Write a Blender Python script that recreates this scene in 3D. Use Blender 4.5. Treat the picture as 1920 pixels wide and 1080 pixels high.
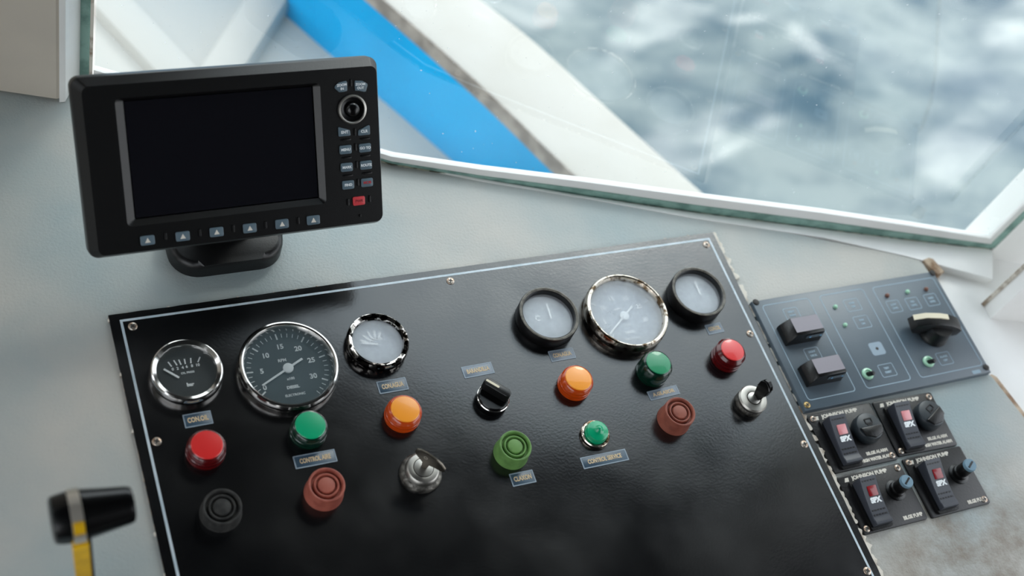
import bpy, bmesh, math, random
from mathutils import Vector, Matrix, noise
random.seed(7)
for o in list(bpy.data.objects): bpy.data.objects.remove(o)
S = bpy.context.scene
COL = S.collection
PI = math.pi
# ------------------------------------------------------------------ camera
F = 2406.23
R = Matrix(((0.9037311936917727, -0.32604143136320013, 0.27727353311769437),
            (-0.13313473215312405, -0.8298104748598227, -0.5419929868020595),
            (0.4068183042132683, 0.4528951985256092, -0.7933621935092527)))
T = Vector((-0.3365701957368769, 0.029921759126468116, 1.1049286704608818))
RT = R.transposed()
CAM = -(RT @ T)
cd = bpy.data.cameras.new('camera'); cam = bpy.data.objects.new('camera', cd); COL.objects.link(cam)
cam.matrix_world = Matrix.Translation(CAM) @ (RT @ Matrix(((1,0,0),(0,-1,0),(0,0,-1)))).to_4x4()
cd.sensor_width = 36; cd.lens = F/1920*36; cd.clip_start = .02; cd.clip_end = 500
cd.dof.use_dof = True; cd.dof.focus_distance = 1.17; cd.dof.aperture_fstop = 3.7
S.camera = cam
def ray(x, y): return (RT @ Vector(((x-960)/F, (y-540)/F, 1))).normalized()
def at(x, y, z=0.0):
    v = ray(x, y); return CAM + v*((z-CAM.z)/v.z)
# ------------------------------------------------------------------ sky, sun, exposure
W = bpy.data.worlds.new('sky'); S.world = W; W.use_nodes = True
wn = W.node_tree.nodes; wl = W.node_tree.links; wn.clear()
wo = wn.new('ShaderNodeOutputWorld'); bg = wn.new('ShaderNodeBackground')
tc = wn.new('ShaderNodeTexCoord'); sp = wn.new('ShaderNodeSeparateXYZ'); rp = wn.new('ShaderNodeValToRGB')
wl.new(tc.outputs['Generated'], sp.inputs[0]); wl.new(sp.outputs['Z'], rp.inputs[0])
rp.color_ramp.elements[0].position = 0; rp.color_ramp.elements[0].color = (.96, .98, 1, 1)
rp.color_ramp.elements[1].position = .8; rp.color_ramp.elements[1].color = (.84, .92, 1, 1)
wl.new(rp.outputs[0], bg.inputs[0]); bg.inputs[1].default_value = 2.5; wl.new(bg.outputs[0], wo.inputs[0])
sv = ray(1200, 70); sdir = Vector((sv.x, sv.y, -sv.z))          # where the sun stands to glint off the swell
sl = bpy.data.lights.new('sun', 'SUN'); sl.energy = .75; sl.angle = math.radians(13); sl.color = (1, .96, .9)
so = bpy.data.objects.new('sun', sl); COL.objects.link(so); so.rotation_euler = sdir.to_track_quat('Z', 'Y').to_euler()
S.view_settings.view_transform = 'Standard'; S.view_settings.look = 'None'
S.view_settings.exposure = 0.0; S.view_settings.gamma = 1; S.view_settings.use_curve_mapping = False

# ------------------------------------------------------------------ materials
def lin(h):
    h = h.lstrip('#'); r = []
    for i in (0, 2, 4):
        c = int(h[i:i+2], 16)/255; r.append(c/12.92 if c <= .04045 else ((c+.055)/1.055)**2.4)
    return (*r, 1)
MATS = {}
def mat(name, col, rough=.5, metal=0, bump=0, bscale=200, col2=None, cscale=20, lo=.4, hi=.6, ior=1.5, coat=0, trans=0, sss=0, emit=0, bdist=.001, rvar=0):
    m = bpy.data.materials.new(name); m.use_nodes = True; n = m.node_tree.nodes; l = m.node_tree.links
    b = n['Principled BSDF']; c = lin(col)
    b.inputs['Base Color'].default_value = c; b.inputs['Roughness'].default_value = rough; b.inputs['Metallic'].default_value = metal
    b.inputs['IOR'].default_value = ior; b.inputs['Coat Weight'].default_value = coat; b.inputs['Transmission Weight'].default_value = trans
    t = n.new('ShaderNodeTexCoord')
    if col2 or rvar:
        z = n.new('ShaderNodeTexNoise'); z.inputs['Scale'].default_value = cscale; z.inputs['Detail'].default_value = 6
        l.new(t.outputs['Object'], z.inputs['Vector'])
    if col2:
        r = n.new('ShaderNodeValToRGB'); r.color_ramp.elements[0].position = lo; r.color_ramp.elements[1].position = hi
        r.color_ramp.elements[0].color = c; r.color_ramp.elements[1].color = lin(col2)
        l.new(z.outputs['Fac'], r.inputs[0]); l.new(r.outputs[0], b.inputs['Base Color'])
    if rvar:
        mr = n.new('ShaderNodeMapRange'); mr.inputs['From Min'].default_value = .3; mr.inputs['From Max'].default_value = .7
        mr.inputs['To Min'].default_value = max(.02, rough-rvar); mr.inputs['To Max'].default_value = rough+rvar
        l.new(z.outputs['Fac'], mr.inputs[0]); l.new(mr.outputs[0], b.inputs['Roughness'])
    if bump:
        z2 = n.new('ShaderNodeTexNoise'); z2.inputs['Scale'].default_value = bscale; z2.inputs['Detail'].default_value = 3
        l.new(t.outputs['Object'], z2.inputs['Vector'])
        bp = n.new('ShaderNodeBump'); bp.inputs['Strength'].default_value = bump; bp.inputs['Distance'].default_value = bdist
        l.new(z2.outputs['Fac'], bp.inputs['Height']); l.new(bp.outputs[0], b.inputs['Normal'])
    if emit:
        b.inputs['Emission Color'].default_value = c; b.inputs['Emission Strength'].default_value = emit
    MATS[name] = m; return m
def glassmat(name, haze, tint='#ffffff', hazecol='#dfe6ea', refl=.08, speck=0, rough=.02):
    """thin pane: see-through, fresnel gloss, and a diffuse film of dust, fog or painted glare"""
    m = bpy.data.materials.new(name); m.use_nodes = True; n = m.node_tree.nodes; l = m.node_tree.links
    n.clear(); out = n.new('ShaderNodeOutputMaterial'); tr = n.new('ShaderNodeBsdfTransparent'); tr.inputs[0].default_value = lin(tint)
    gl = n.new('ShaderNodeBsdfGlossy'); gl.inputs['Roughness'].default_value = rough; gl.inputs[0].default_value = (1, 1, 1, 1)
    lw = n.new('ShaderNodeLayerWeight'); pw = n.new('ShaderNodeMath'); pw.operation = 'POWER'; pw.inputs[1].default_value = 5; l.new(lw.outputs['Facing'], pw.inputs[0])
    fr = n.new('ShaderNodeMapRange'); fr.inputs['To Min'].default_value = refl; fr.inputs['To Max'].default_value = .95; l.new(pw.outputs[0], fr.inputs[0])
    mx = n.new('ShaderNodeMixShader'); l.new(fr.outputs[0], mx.inputs[0]); l.new(tr.outputs[0], mx.inputs[1]); l.new(gl.outputs[0], mx.inputs[2])
    df = n.new('ShaderNodeBsdfDiffuse'); df.inputs[0].default_value = lin(hazecol)
    tl = n.new('ShaderNodeBsdfTranslucent'); tl.inputs[0].default_value = lin(hazecol)
    dm = n.new('ShaderNodeMixShader'); dm.inputs[0].default_value = .5; l.new(df.outputs[0], dm.inputs[1]); l.new(tl.outputs[0], dm.inputs[2])
    m2 = n.new('ShaderNodeMixShader'); l.new(mx.outputs[0], m2.inputs[1]); l.new(dm.outputs[0], m2.inputs[2])
    t = n.new('ShaderNodeTexCoord'); z = n.new('ShaderNodeTexNoise'); z.inputs['Scale'].default_value = 9 if speck else 40; z.inputs['Detail'].default_value = 5
    l.new(t.outputs['Object'], z.inputs['Vector'])
    mr = n.new('ShaderNodeMapRange'); mr.inputs['From Min'].default_value = .3; mr.inputs['From Max'].default_value = .7
    mr.inputs['To Min'].default_value = haze*.7; mr.inputs['To Max'].default_value = haze*1.3; l.new(z.outputs['Fac'], mr.inputs[0])
    last = mr.outputs[0]
    if speck:
        v = n.new('ShaderNodeTexNoise'); v.inputs['Scale'].default_value = 260; v.inputs['Detail'].default_value = 1; l.new(t.outputs['Object'], v.inputs['Vector'])
        m3 = n.new('ShaderNodeMapRange'); m3.inputs['From Min'].default_value = .74; m3.inputs['From Max'].default_value = .8; m3.inputs['To Max'].default_value = speck
        l.new(v.outputs['Fac'], m3.inputs[0]); ad = n.new('ShaderNodeMath'); ad.operation = 'ADD'; ad.use_clamp = True
        l.new(last, ad.inputs[0]); l.new(m3.outputs[0], ad.inputs[1]); last = ad.outputs[0]
    l.new(last, m2.inputs[0]); l.new(m2.outputs[0], out.inputs[0]); MATS[name] = m; return m
# dash paint: grey green, cooler towards the left, leathery grain
def dash_paint():
    m = mat('dash_paint', '#9fa8a6', .58, bump=.6, bscale=380, bdist=.0009)
    n = m.node_tree.nodes; l = m.node_tree.links; b = n['Principled BSDF']
    t = n.new('ShaderNodeTexCoord'); s = n.new('ShaderNodeSeparateXYZ'); l.new(t.outputs['Object'], s.inputs[0])
    z = n.new('ShaderNodeTexNoise'); z.inputs['Scale'].default_value = 4.5; z.inputs['Detail'].default_value = 5; l.new(t.outputs['Object'], z.inputs['Vector'])
    r = n.new('ShaderNodeValToRGB'); r.color_ramp.elements[0].position = .35; r.color_ramp.elements[0].color = lin('#9cabad')
    r.color_ramp.elements[1].position = .62; r.color_ramp.elements[1].color = lin('#c0bdb6'); l.new(z.outputs['Fac'], r.inputs[0])
    z2 = n.new('ShaderNodeTexNoise'); z2.inputs['Scale'].default_value = 16; z2.inputs['Detail'].default_value = 8; z2.inputs['Roughness'].default_value = .7; l.new(t.outputs['Object'], z2.inputs['Vector'])
    # grime patch by the switch panels (worn, brown)
    dv = n.new('ShaderNodeVectorMath'); dv.operation = 'DISTANCE'; l.new(t.outputs['Object'], dv.inputs[0]); dv.inputs[1].default_value = (.72, -.40, 0)
    mr = n.new('ShaderNodeMapRange'); mr.inputs['From Min'].default_value = .16; mr.inputs['From Max'].default_value = .05; l.new(dv.outputs['Value'], mr.inputs[0])
    r2 = n.new('ShaderNodeMapRange'); r2.inputs['From Min'].default_value = .38; r2.inputs['From Max'].default_value = .62; l.new(z2.outputs['Fac'], r2.inputs[0])
    mu = n.new('ShaderNodeMath'); mu.operation = 'MULTIPLY'; l.new(mr.outputs[0], mu.inputs[0]); l.new(r2.outputs[0], mu.inputs[1])
    mx = n.new('ShaderNodeMix'); mx.data_type = 'RGBA'; l.new(mu.outputs[0], mx.inputs[0]); l.new(r.outputs[0], mx.inputs[6]); mx.inputs[7].default_value = lin('#8d8274')
    l.new(mx.outputs[2], b.inputs['Base Color'])
    return m
dash_paint()
mat('white_paint', '#f6f5f3', .4, bump=.12, bscale=60, col2='#eeedea', cscale=9)
mat('pillar_paint', '#d2c8ba', .5, bump=.2, bscale=90, col2='#c8bfb2', cscale=6)
mat('cabin_dark', '#2a2827', .7)
mat('cabin_cream', '#e4e0d8', .7)
mat('cabin_roof', '#2b2a2a', .8)
mat('bow_white', '#cbc5bb', .6, col2='#d2cdc5', cscale=5)
mat('deck_white', '#c4c0b9', .6, col2='#b9b7b2', cscale=2.2)
mat('bow_blue', '#00b4f6', .9, ior=1.2, col2='#00a4e4', cscale=3)
mat('worn_wood', '#8a8078', .6, col2='#b3a89e', cscale=30)
mat('gasket', '#8fb3a8', .5, col2='#6c8f85', cscale=60, bump=.5, bscale=150, lo=.42, hi=.62)
mat('gap_mottled', '#4a4a3c', .8, col2='#a7a592', cscale=90, lo=.45, hi=.55)  # mottled dark tone for the line under the gasket
mat('raw_wood', '#8c6e54', .7, col2='#c9b49c', cscale=60, bump=.4)
mat('panel_black', '#0a0b0d', .2, bump=.12, bscale=420, bdist=.0004, ior=1.85, rvar=.05, cscale=12)
mat('panel_edge', '#1d1d1f', .6, col2='#8e7b66', cscale=160, lo=.5, hi=.62)
mat('line_white', '#cfdbe2', .4, col2='#b9c9d2', cscale=60)
mat('caulk', '#d9d2c6', .7, col2='#8d7a66', cscale=70, lo=.5, hi=.7, bump=.4)
mat('chrome', '#e8e4e0', .12, 1)
mat('chrome_worn', '#e0d6c8', .22, 1, col2='#6d5a44', cscale=120, lo=.5, hi=.6, bump=.3, bscale=300)
mat('chrome_spot', '#d8d2cc', .1, 1, col2='#14120f', cscale=150, lo=.46, hi=.5)
mat('steel', '#b4b1ab', .4, 1)
mat('dark_steel', '#55534f', .5, 1, bump=.4, bscale=700, col2='#8d8a84', cscale=200)
mat('screw_zinc', '#d3ccc2', .35, .8, col2='#b49a86', cscale=300)
mat('screw_dark', '#35322f', .6)
mat('brass', '#b49a68', .4, .9)
mat('dial_green', '#34444a', .6)
mat('dial_dark', '#232a2b', .6)
mat('dial_pale', '#b2bac2', .6)  # dial lightened to help carry the haze and glare over it
mat('dial_mark', '#f6fafa', .5)
mat('black_plastic', '#0c0c0d', .38, bump=.25, bscale=900, bdist=.0003)
mat('rim_worn', '#77736a', .5, col2='#5a574f', cscale=200)
mat('black_gloss', '#050506', .22)
mat('monitor_black', '#040405', .36, ior=1.5, bump=.25, bscale=1200, bdist=.0003)
mat('screen_black', '#15151a', .1)
mat('black_rubber', '#1d1d1c', .7, col2='#32312f', cscale=200, bump=.2)
mat('brown_rubber', '#a35747', .6, col2='#8f4638', cscale=90)
mat('brown_rubber_dark', '#92503f', .6, col2='#7f4234', cscale=90)
mat('green_rubber', '#67924c', .6, col2='#587f40', cscale=90)
for nm, c1, c2 in (('red', '#e0302f', '#560509'), ('green', '#00a471', '#00271a'), ('amber', '#ffa02c', '#c4460a')):
    mat('lens_'+nm, c1, .3, coat=.5, sss=0)
    mat('skirt_'+nm, c2, .25, coat=.6)
mat('lens_deep', '#0b8a5a', .35, coat=.4)
mat('tape_blue', '#33485a', .35, col2='#3d5466', cscale=60)
mat('tape_pale', '#6f7c8a', .4, col2='#7e8894', cscale=60)
mat('tape_edge', '#8a98a4', .4)
mat('tape_text', '#d2bb98', .5)
mat('unit_grey', '#525f69', .34, bump=.1, bscale=900, col2='#5a656e', cscale=8)
mat('unit_print', '#94aab8', .5)
mat('unit_patch', '#8ea0ae', .5)
mat('led_green', '#a9d8bb', .25)
mat('led_brown', '#7a5142', .3)
mat('led_blue', '#7fb7e0', .3)
mat('cream', '#e6dcc2', .5)
mat('switch_black', '#0d0d0e', .3, bump=.15, bscale=500)
mat('rocker_sheen', '#3b3e46', .28)  # black rocker greyed to carry its sky reflection
mat('rocker_lit_tone', '#8e8890', .35)  # lit tone for the tops of the black rockers
mat('lens_red_pale', '#d98c90', .2, coat=.4)
mat('lens_red_dark', '#8c1820', .2, coat=.4)
mat('plate_black', '#121113', .38, bump=.15, bscale=400)
mat('print_white', '#e4ded2', .6)
mat('cap_blue', '#6f8ea0', .4)
mat('buzzer', '#2c3338', .38)
mat('key_grey', '#5f717c', .35)
mat('key_text', '#f2f6f8', .5)
mat('key_red', '#d4444a', .4)
mat('text_red', '#b23038', .5)
mat('text_dark', '#8e2028', .5)
mat('key_metal', '#6c665d', .3, .9, bump=.1)
mat('yellow', '#e8b800', .4, col2='#c99c06', cscale=50)
mat('band_metal', '#cfc8bc', .3, .7)
glassmat('pane', .022, '#f4fbfb', '#e8f0f2', .115, speck=.35)
glassmat('glass_clear', .10, hazecol='#a8b4b8')
glassmat('glass_tacho', .28, hazecol='#8fa2a8')
glassmat('glass_fog_glare', .38, hazecol='#fbfdff')  # white diffuse film: fog plus the sky's reflection put into the colour
glassmat('glass_fog_glare2', .34, hazecol='#f2f6fc')  # same film of fog and painted sky glare, slightly thinner
def seamat():
    m = mat('sea', '#42677c', .2, ior=1.33)
    n = m.node_tree.nodes; l = m.node_tree.links; b = n['Principled BSDF']
    t = n.new('ShaderNodeTexCoord'); mp = n.new('ShaderNodeMapping'); mp.inputs['Rotation'].default_value = (0, 0, .5); mp.inputs['Scale'].default_value = (.75, 1.5, 1); l.new(t.outputs['Object'], mp.inputs[0])
    z = n.new('ShaderNodeTexNoise'); z.inputs['Scale'].default_value = 2.2; z.inputs['Detail'].default_value = 5; z.inputs['Roughness'].default_value = .6; l.new(mp.outputs[0], z.inputs['Vector'])
    r = n.new('ShaderNodeValToRGB'); e = r.color_ramp.elements
    e[0].position = .38; e[0].color = lin('#375260'); e[1].position = .60; e[1].color = lin('#87908f')  # pale patches in the base colour stand in for sky glints
    l.new(z.outputs['Fac'], r.inputs[0]); l.new(r.outputs[0], b.inputs['Base Color'])
    z2 = n.new('ShaderNodeTexNoise'); z2.inputs['Scale'].default_value = 4; z2.inputs['Detail'].default_value = 1; l.new(mp.outputs[0], z2.inputs['Vector'])
    bp = n.new('ShaderNodeBump'); bp.inputs['Strength'].default_value = .35; bp.inputs['Distance'].default_value = .03
    l.new(z2.outputs['Fac'], bp.inputs['Height']); l.new(bp.outputs[0], b.inputs['Normal'])
seamat()

# ------------------------------------------------------------------ helpers
def obj(name, bm, m, parent=None, loc=None, rot=None, smooth=True, sharp=35):
    me = bpy.data.meshes.new(name)
    if isinstance(bm, bpy.types.Mesh): me = bm
    else:
        bmesh.ops.recalc_face_normals(bm, faces=bm.faces); bm.to_mesh(me); bm.free()
        if smooth:
            for p in me.polygons: p.use_smooth = True
            try: me.set_sharp_from_angle(angle=math.radians(sharp))
            except Exception: pass
    if not me.materials: me.materials.append(MATS[m])
    o = bpy.data.objects.new(name, me); COL.objects.link(o)
    if parent: o.parent = parent
    if loc is not None: o.location = loc
    if rot is not None: o.rotation_euler = rot
    return o
def thing(name, label, cat, loc=(0,0,0), rotz=0, group=None):
    o = bpy.data.objects.new(name, None); COL.objects.link(o); o.empty_display_size = .01
    o.location = loc; o.rotation_euler = (0, 0, rotz); o['label'] = label; o['category'] = cat
    if group: o['group'] = group
    return o
def tag(o, label, cat, group=None):
    o['label'] = label; o['category'] = cat
    if group: o['group'] = group
    return o
def struct(o, label=None):
    o['kind'] = 'structure'
    if label: o['label'] = label
    return o
def box(sx, sy, sz, c=(0,0,0), bev=0, seg=2, bm=None):
    """box whose base is at c.z, centred in x, y"""
    b = bmesh.new(); bmesh.ops.create_cube(b, size=1)
    bmesh.ops.scale(b, vec=(sx, sy, sz), verts=b.verts); bmesh.ops.translate(b, vec=(c[0], c[1], c[2]+sz/2), verts=b.verts)
    if bev: bmesh.ops.bevel(b, geom=list(b.edges), offset=bev, segments=seg, affect='EDGES', profile=.5)
    if bm is None: return b
    tmp = bpy.data.meshes.new('t'); b.to_mesh(tmp); b.free(); bm.from_mesh(tmp); bpy.data.meshes.remove(tmp); return bm
def merge(bm, b2, M=None):
    if M is not None: bmesh.ops.transform(b2, matrix=M, verts=b2.verts)
    tmp = bpy.data.meshes.new('t'); b2.to_mesh(tmp); b2.free(); bm.from_mesh(tmp); bpy.data.meshes.remove(tmp); return bm
def lathe(prof, n=48, bm=None):
    bm = bm or bmesh.new(); rings = []
    for r, z in prof:
        if r < 1e-7: rings.append([bm.verts.new((0, 0, z))])
        else: rings.append([bm.verts.new((r*math.cos(2*PI*i/n), r*math.sin(2*PI*i/n), z)) for i in range(n)])
    for a, b in zip(rings, rings[1:]):
        for i in range(n):
            j = (i+1) % n
            if len(a) == 1 and len(b) == 1: continue
            if len(a) == 1: bm.faces.new((a[0], b[i], b[j]))
            elif len(b) == 1: bm.faces.new((a[i], b[0], a[j]))
            else: bm.faces.new((a[i], b[i], b[j], a[j]))
    return bm
def prism(pts, z0, z1, bev=0, seg=2):
    """pts: 2D outline, extruded from z0 to z1; top rim bevelled"""
    bm = bmesh.new(); lo = [bm.verts.new((p[0], p[1], z0)) for p in pts]; hi = [bm.verts.new((p[0], p[1], z1)) for p in pts]
    n = len(pts); bm.faces.new(list(reversed(lo))); top = bm.faces.new(hi)
    for i in range(n): bm.faces.new((lo[i], lo[(i+1) % n], hi[(i+1) % n], hi[i]))
    if bev:
        bmesh.ops.bevel(bm, geom=list(top.edges), offset=bev, segments=seg, affect='EDGES', profile=.5)
    return bm
def rrect(w, h, r, n=5, cx=0, cy=0):
    p = []
    for sx, sy, a0 in ((1,1,0), (-1,1,90), (-1,-1,180), (1,-1,270)):
        for i in range(n+1):
            a = math.radians(a0+90*i/n); p.append((cx+sx*(w/2-r)+r*math.cos(a), cy+sy*(h/2-r)+r*math.sin(a)))
    return p
def ringprism(outer, inner, z0, z1):
    bm = bmesh.new(); n = len(outer)
    V = [[bm.verts.new((p[0], p[1], z)) for p in L] for L, z in ((outer, z0), (outer, z1), (inner, z1), (inner, z0))]
    for k in range(4):
        a, b = V[k], V[(k+1) % 4]
        for i in range(n): bm.faces.new((a[i], a[(i+1) % n], b[(i+1) % n], b[i]))
    return bm
TXT = {}
def text_mesh(s, size, bold=0, extrude=.00008):
    k = (s, round(size, 6), bold)
    if k in TXT: return TXT[k].copy()
    cu = bpy.data.curves.new('t', 'FONT'); cu.body = s; cu.size = size; cu.align_x = 'CENTER'; cu.align_y = 'CENTER'; cu.extrude = extrude
    cu.offset = bold; cu.resolution_u = 3; cu.space_line = .85
    o = bpy.data.objects.new('t', cu); COL.objects.link(o)
    bpy.context.view_layer.update()
    me = bpy.data.meshes.new_from_object(o.evaluated_get(bpy.context.evaluated_depsgraph_get()))
    bpy.data.objects.remove(o); me.materials.clear(); TXT[k] = me; return me
def text(name, s, size, m, parent, loc, rot=(0,0,0), bold=0, fitw=None):
    me = text_mesh(s, size, bold); o = obj(name, me, m, parent, loc, rot)
    if fitw:
        xs = [v.co.x for v in me.vertices]; o.scale.x = fitw/(max(xs)-min(xs))
    return o
def strip(path, prof_fn, closed_ends=True):
    """sweep: path of points, prof_fn(i) -> list of 3D points for that station; profile loops joined"""
    bm = bmesh.new(); st = [[bm.verts.new(p) for p in prof_fn(i)] for i in range(len(path))]
    m = len(st[0])
    for a, b in zip(st, st[1:]):
        for i in range(m): bm.faces.new((a[i], a[(i+1) % m], b[(i+1) % m], b[i]))
    if closed_ends: bm.faces.new(st[0]); bm.faces.new(list(reversed(st[-1])))
    return bm
def ang(p, q): d = at(*q)-at(*p); return math.atan2(d.y, d.x)
def lerp(a, b, t): return a+(b-a)*t

# ------------------------------------------------------------------ window wall geometry
def wall_hit(x, y):
    """ray through a point of the sill onto the upright window wall"""
    v = ray(x, y); p1 = at(735, 305, .003); p2 = at(1860, 465, .004); n = Vector((p2.y-p1.y, p1.x-p2.x, 0)).normalized()
    return CAM+v*(((p1-CAM).dot(n))/v.dot(n))
xs = [735, 820, 900, 1000, 1100, 1200, 1300, 1420, 1544, 1700, 1860]
def interp(tab, x):
    for (a, b), (c, d) in zip(tab, tab[1:]):
        if x <= c: return b+(d-b)*(x-a)/(c-a)
    return tab[-1][1]
Tb = [(735,292),(900,316),(1100,340),(1300,367),(1544,398),(1700,421),(1860,446)]
Tg = [(735,300),(900,326),(1100,352),(1300,381),(1544,412),(1700,434),(1860,456)]
Tl = [(735,305),(900,334),(1100,366),(1300,395),(1544,427),(1700,447),(1860,465)]
Te = [(735,307),(900,340),(1100,373),(1300,410),(1544,446),(1700,481),(1860,524)]
WN = Vector((-.3091, -.951, 0))       # into the cabin
PW = Vector((.024, .272, 0))          # left foot of the glass, behind the monitor
bead = [wall_hit(x, interp(Tb, x)) for x in xs]; gtop = [wall_hit(x, interp(Tg, x)) for x in xs]; gbot = [wall_hit(x, interp(Tl, x)) for x in xs]
edge = [at(x, interp(Te, x), 0) for x in xs]
# extend to the left behind the monitor
def lext(L, z): return [Vector((PW.x, PW.y, z)), lerp(Vector((PW.x, PW.y, z)), L[0], .5)]+L
bead = lext(bead, .018); gtop = lext(gtop, .010); gbot = lext(gbot, .006)
edge = [Vector((PW.x-.006, PW.y-.01, 0)), lerp(Vector((PW.x-.006, PW.y-.01, 0)), edge[0], .5)]+edge
N = len(bead)

# ------------------------------------------------------------------ dashboard
dash = thing('dashboard', 'wide grey green painted dashboard running from the left pillar to the white side ledge', 'dashboard', (0,0,0))
pillarL = at(118, 190, 0); pillarF = at(-120, 158, 0)
outline = [(-.554, pillarF.y+ .04), (pillarF.x, pillarF.y+.004), (pillarL.x, pillarL.y+.004), (PW.x+.004, PW.y+.004)]
outline += [(p.x, p.y+.002) for p in edge[1:-3]]
for q in ((1600,461), (1690,479), (1722,487), (1731,493)): p = at(*q, 0); outline.append((p.x, p.y))
qa, qb = at(1858, 702, 0), at(1920, 783, 0); sx = (qb.x-qa.x)/(qb.y-qa.y)
rim = [(.8530, -.085), (.8530, qa.y), (qa.x+.0005, qa.y-.004), (qb.x, qb.y), (qb.x+.004, qb.y-.06), (qb.x+.004, -.56)]
outline += rim+[(-.554, -.56)]
obj('dash_top', prism(outline, -.03, 0, .0012), 'dash_paint', dash)
obj('wood_edge', prism(rim[1:]+[(x+.0055, y) for x, y in reversed(rim[1:])], -.03, -.0004), 'raw_wood', dash, smooth=False)['label'] = 'bare brown wooden edge strip'
obj('wood_chip', prism([(.853,-.064),(.866,-.061),(.872,-.083),(.861,-.085)], -.03, .0015, .0006), 'raw_wood', dash)['label'] = 'exposed brown wood at the corner'
obj('console_front', box(1.41, .02, .87, (.158, -.55, -.90), .002), 'dash_paint', dash)

# ------------------------------------------------------------------ cabin shell
sill = obj('trim_1', strip(bead, lambda i: [edge[i]+Vector((0,0,-.06)), edge[i]+Vector((0,0,.0008)), lerp(edge[i], gbot[i], .5)+Vector((0,0,.0015)), gbot[i]-WN*-.002, gbot[i]-WN*.012, Vector((gbot[i].x, gbot[i].y, -.06))-WN*.05]), 'white_paint')
struct(sill, 'white painted window sill along the top edge of the dashboard')
win = thing('window_1', 'large windscreen pane above the dashboard with worn green gasket', 'window'); del win['category']; win['kind'] = 'structure'
rnd = [random.uniform(-.0006, .0006) for _ in range(N*4)]
# finer stations so the gasket is ragged
def dense(L, k=9):
    out = []
    for a, b in zip(L, L[1:]):
        for i in range(k): out.append(lerp(a, b, i/k))
    return out+[L[-1]]
db, dg, dl = dense(bead), dense(gtop), dense(gbot)
def rag(i, s=.0007, f=60): return s*noise.noise(Vector((i*.7, f, 0)))
obj('gasket', strip(db, lambda i: [dl[i]+WN*.0015+Vector((0,0,rag(i))), dg[i]+WN*.0035+Vector((0,0,rag(i,.0009,9))), dg[i]-WN*.006, dl[i]-WN*.006]), 'gasket', win)['label'] = 'cracked pale green rubber gasket'
obj('gasket_gap', strip(db, lambda i: [dl[i]+WN*.0022+Vector((0,0,-.0011+rag(i,.0012,30))), dl[i]+WN*.0026+Vector((0,0,.0006+rag(i,.001,33))), dl[i]-WN*.004+Vector((0,0,.0006)), dl[i]-WN*.004+Vector((0,0,-.001))]), 'gap_mottled', win)['label'] = 'dark mottled line under the gasket'
obj('bead', strip(db, lambda i: [dg[i]+WN*.002+Vector((0,0,.0002)), db[i]+WN*.0012, db[i]-WN*.005, dg[i]-WN*.006]), 'white_paint', win)['label'] = 'white sealing bead at the foot of the glass'
# upright gasket at the right end and left end
Pr = bead[-1]; Dr = Vector((.951, -.3091, 0))
def upright(name, m, p, w0, w1, d0, d1, z0, z1, lab=None):
    pts = [p+Dr*w0+WN*d0, p+Dr*w1+WN*d0, p+Dr*w1+WN*d1, p+Dr*w0+WN*d1]
    o = obj(name, prism([(q.x, q.y) for q in pts], z0, z1), m, win, smooth=False)
    if lab: o['label'] = lab
    return o
upright('bead', 'white_paint', Pr, -.003, .004, -.005, .0015, .012, .62)
upright('gasket', 'gasket', Pr, .004, .011, -.006, .003, .008, .62)
a = at(147, 150, 0); b = at(171, 150, 0)
obj('gasket', prism([(a.x, a.y), (b.x-.002, b.y-.002), (b.x-.002, b.y+.006), (a.x, a.y+.008)], 0, .24), 'gasket', win, smooth=False)['label'] = 'worn pale green upright gasket'
obj('bead', prism([(b.x-.0026, b.y-.0045), (b.x, b.y-.0045), (b.x, b.y+.004), (b.x-.0026, b.y+.004)], 0, .24), 'caulk', win, smooth=False)['label'] = 'crumbling sealant beside the gasket'
# the pane itself, its top edge dropping to the left
top = [(PW.x, .27), (.15, .36), (.29, .42), (.45, .52), (.62, .60), (.936, .62)]
def wp(x):  # plan point of the wall at x
    if x < gbot[2].x: t = (x-PW.x)/(gbot[2].x-PW.x); return lerp(Vector((PW.x, PW.y, 0)), Vector((gbot[2].x, gbot[2].y, 0)), t)
    t = (x-gbot[2].x)/(Pr.x-gbot[2].x); return lerp(Vector((gbot[2].x, gbot[2].y, 0)), Vector((Pr.x, Pr.y, 0)), t)
bm = bmesh.new(); cols = [PW.x, .08, .15, .22, .29, .37, .45, .53, .62, .78, Pr.x]; prev = None
for x in cols:
    p = wp(x)-WN*.002; zt = interp(top, x); q0 = bm.verts.new((p.x, p.y, .004)); q1 = bm.verts.new((p.x, p.y, zt+.01))
    if prev: bm.faces.new((prev[0], q0, q1, prev[1]))
    prev = (q0, q1)
obj('pane', bm, 'pane', win)['label'] = 'dusty clear glass'
# wall above the pane
bm = bmesh.new(); prev = None
for x in cols:
    p = wp(x); zt = interp(top, x); q = [bm.verts.new(v) for v in (p+WN*.012+Vector((0,0,zt)), p-WN*.03+Vector((0,0,zt)), p-WN*.03+Vector((0,0,1.3)), p+WN*.012+Vector((0,0,1.3)))]
    if prev:
        for i in range(4): bm.faces.new((prev[i], prev[(i+1) % 4], q[(i+1) % 4], q[i]))
    else: bm.faces.new(q)
    prev = q
bm.faces.new(list(reversed(prev)))
struct(obj('wall_front', bm, 'cabin_dark', smooth=False))
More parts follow.
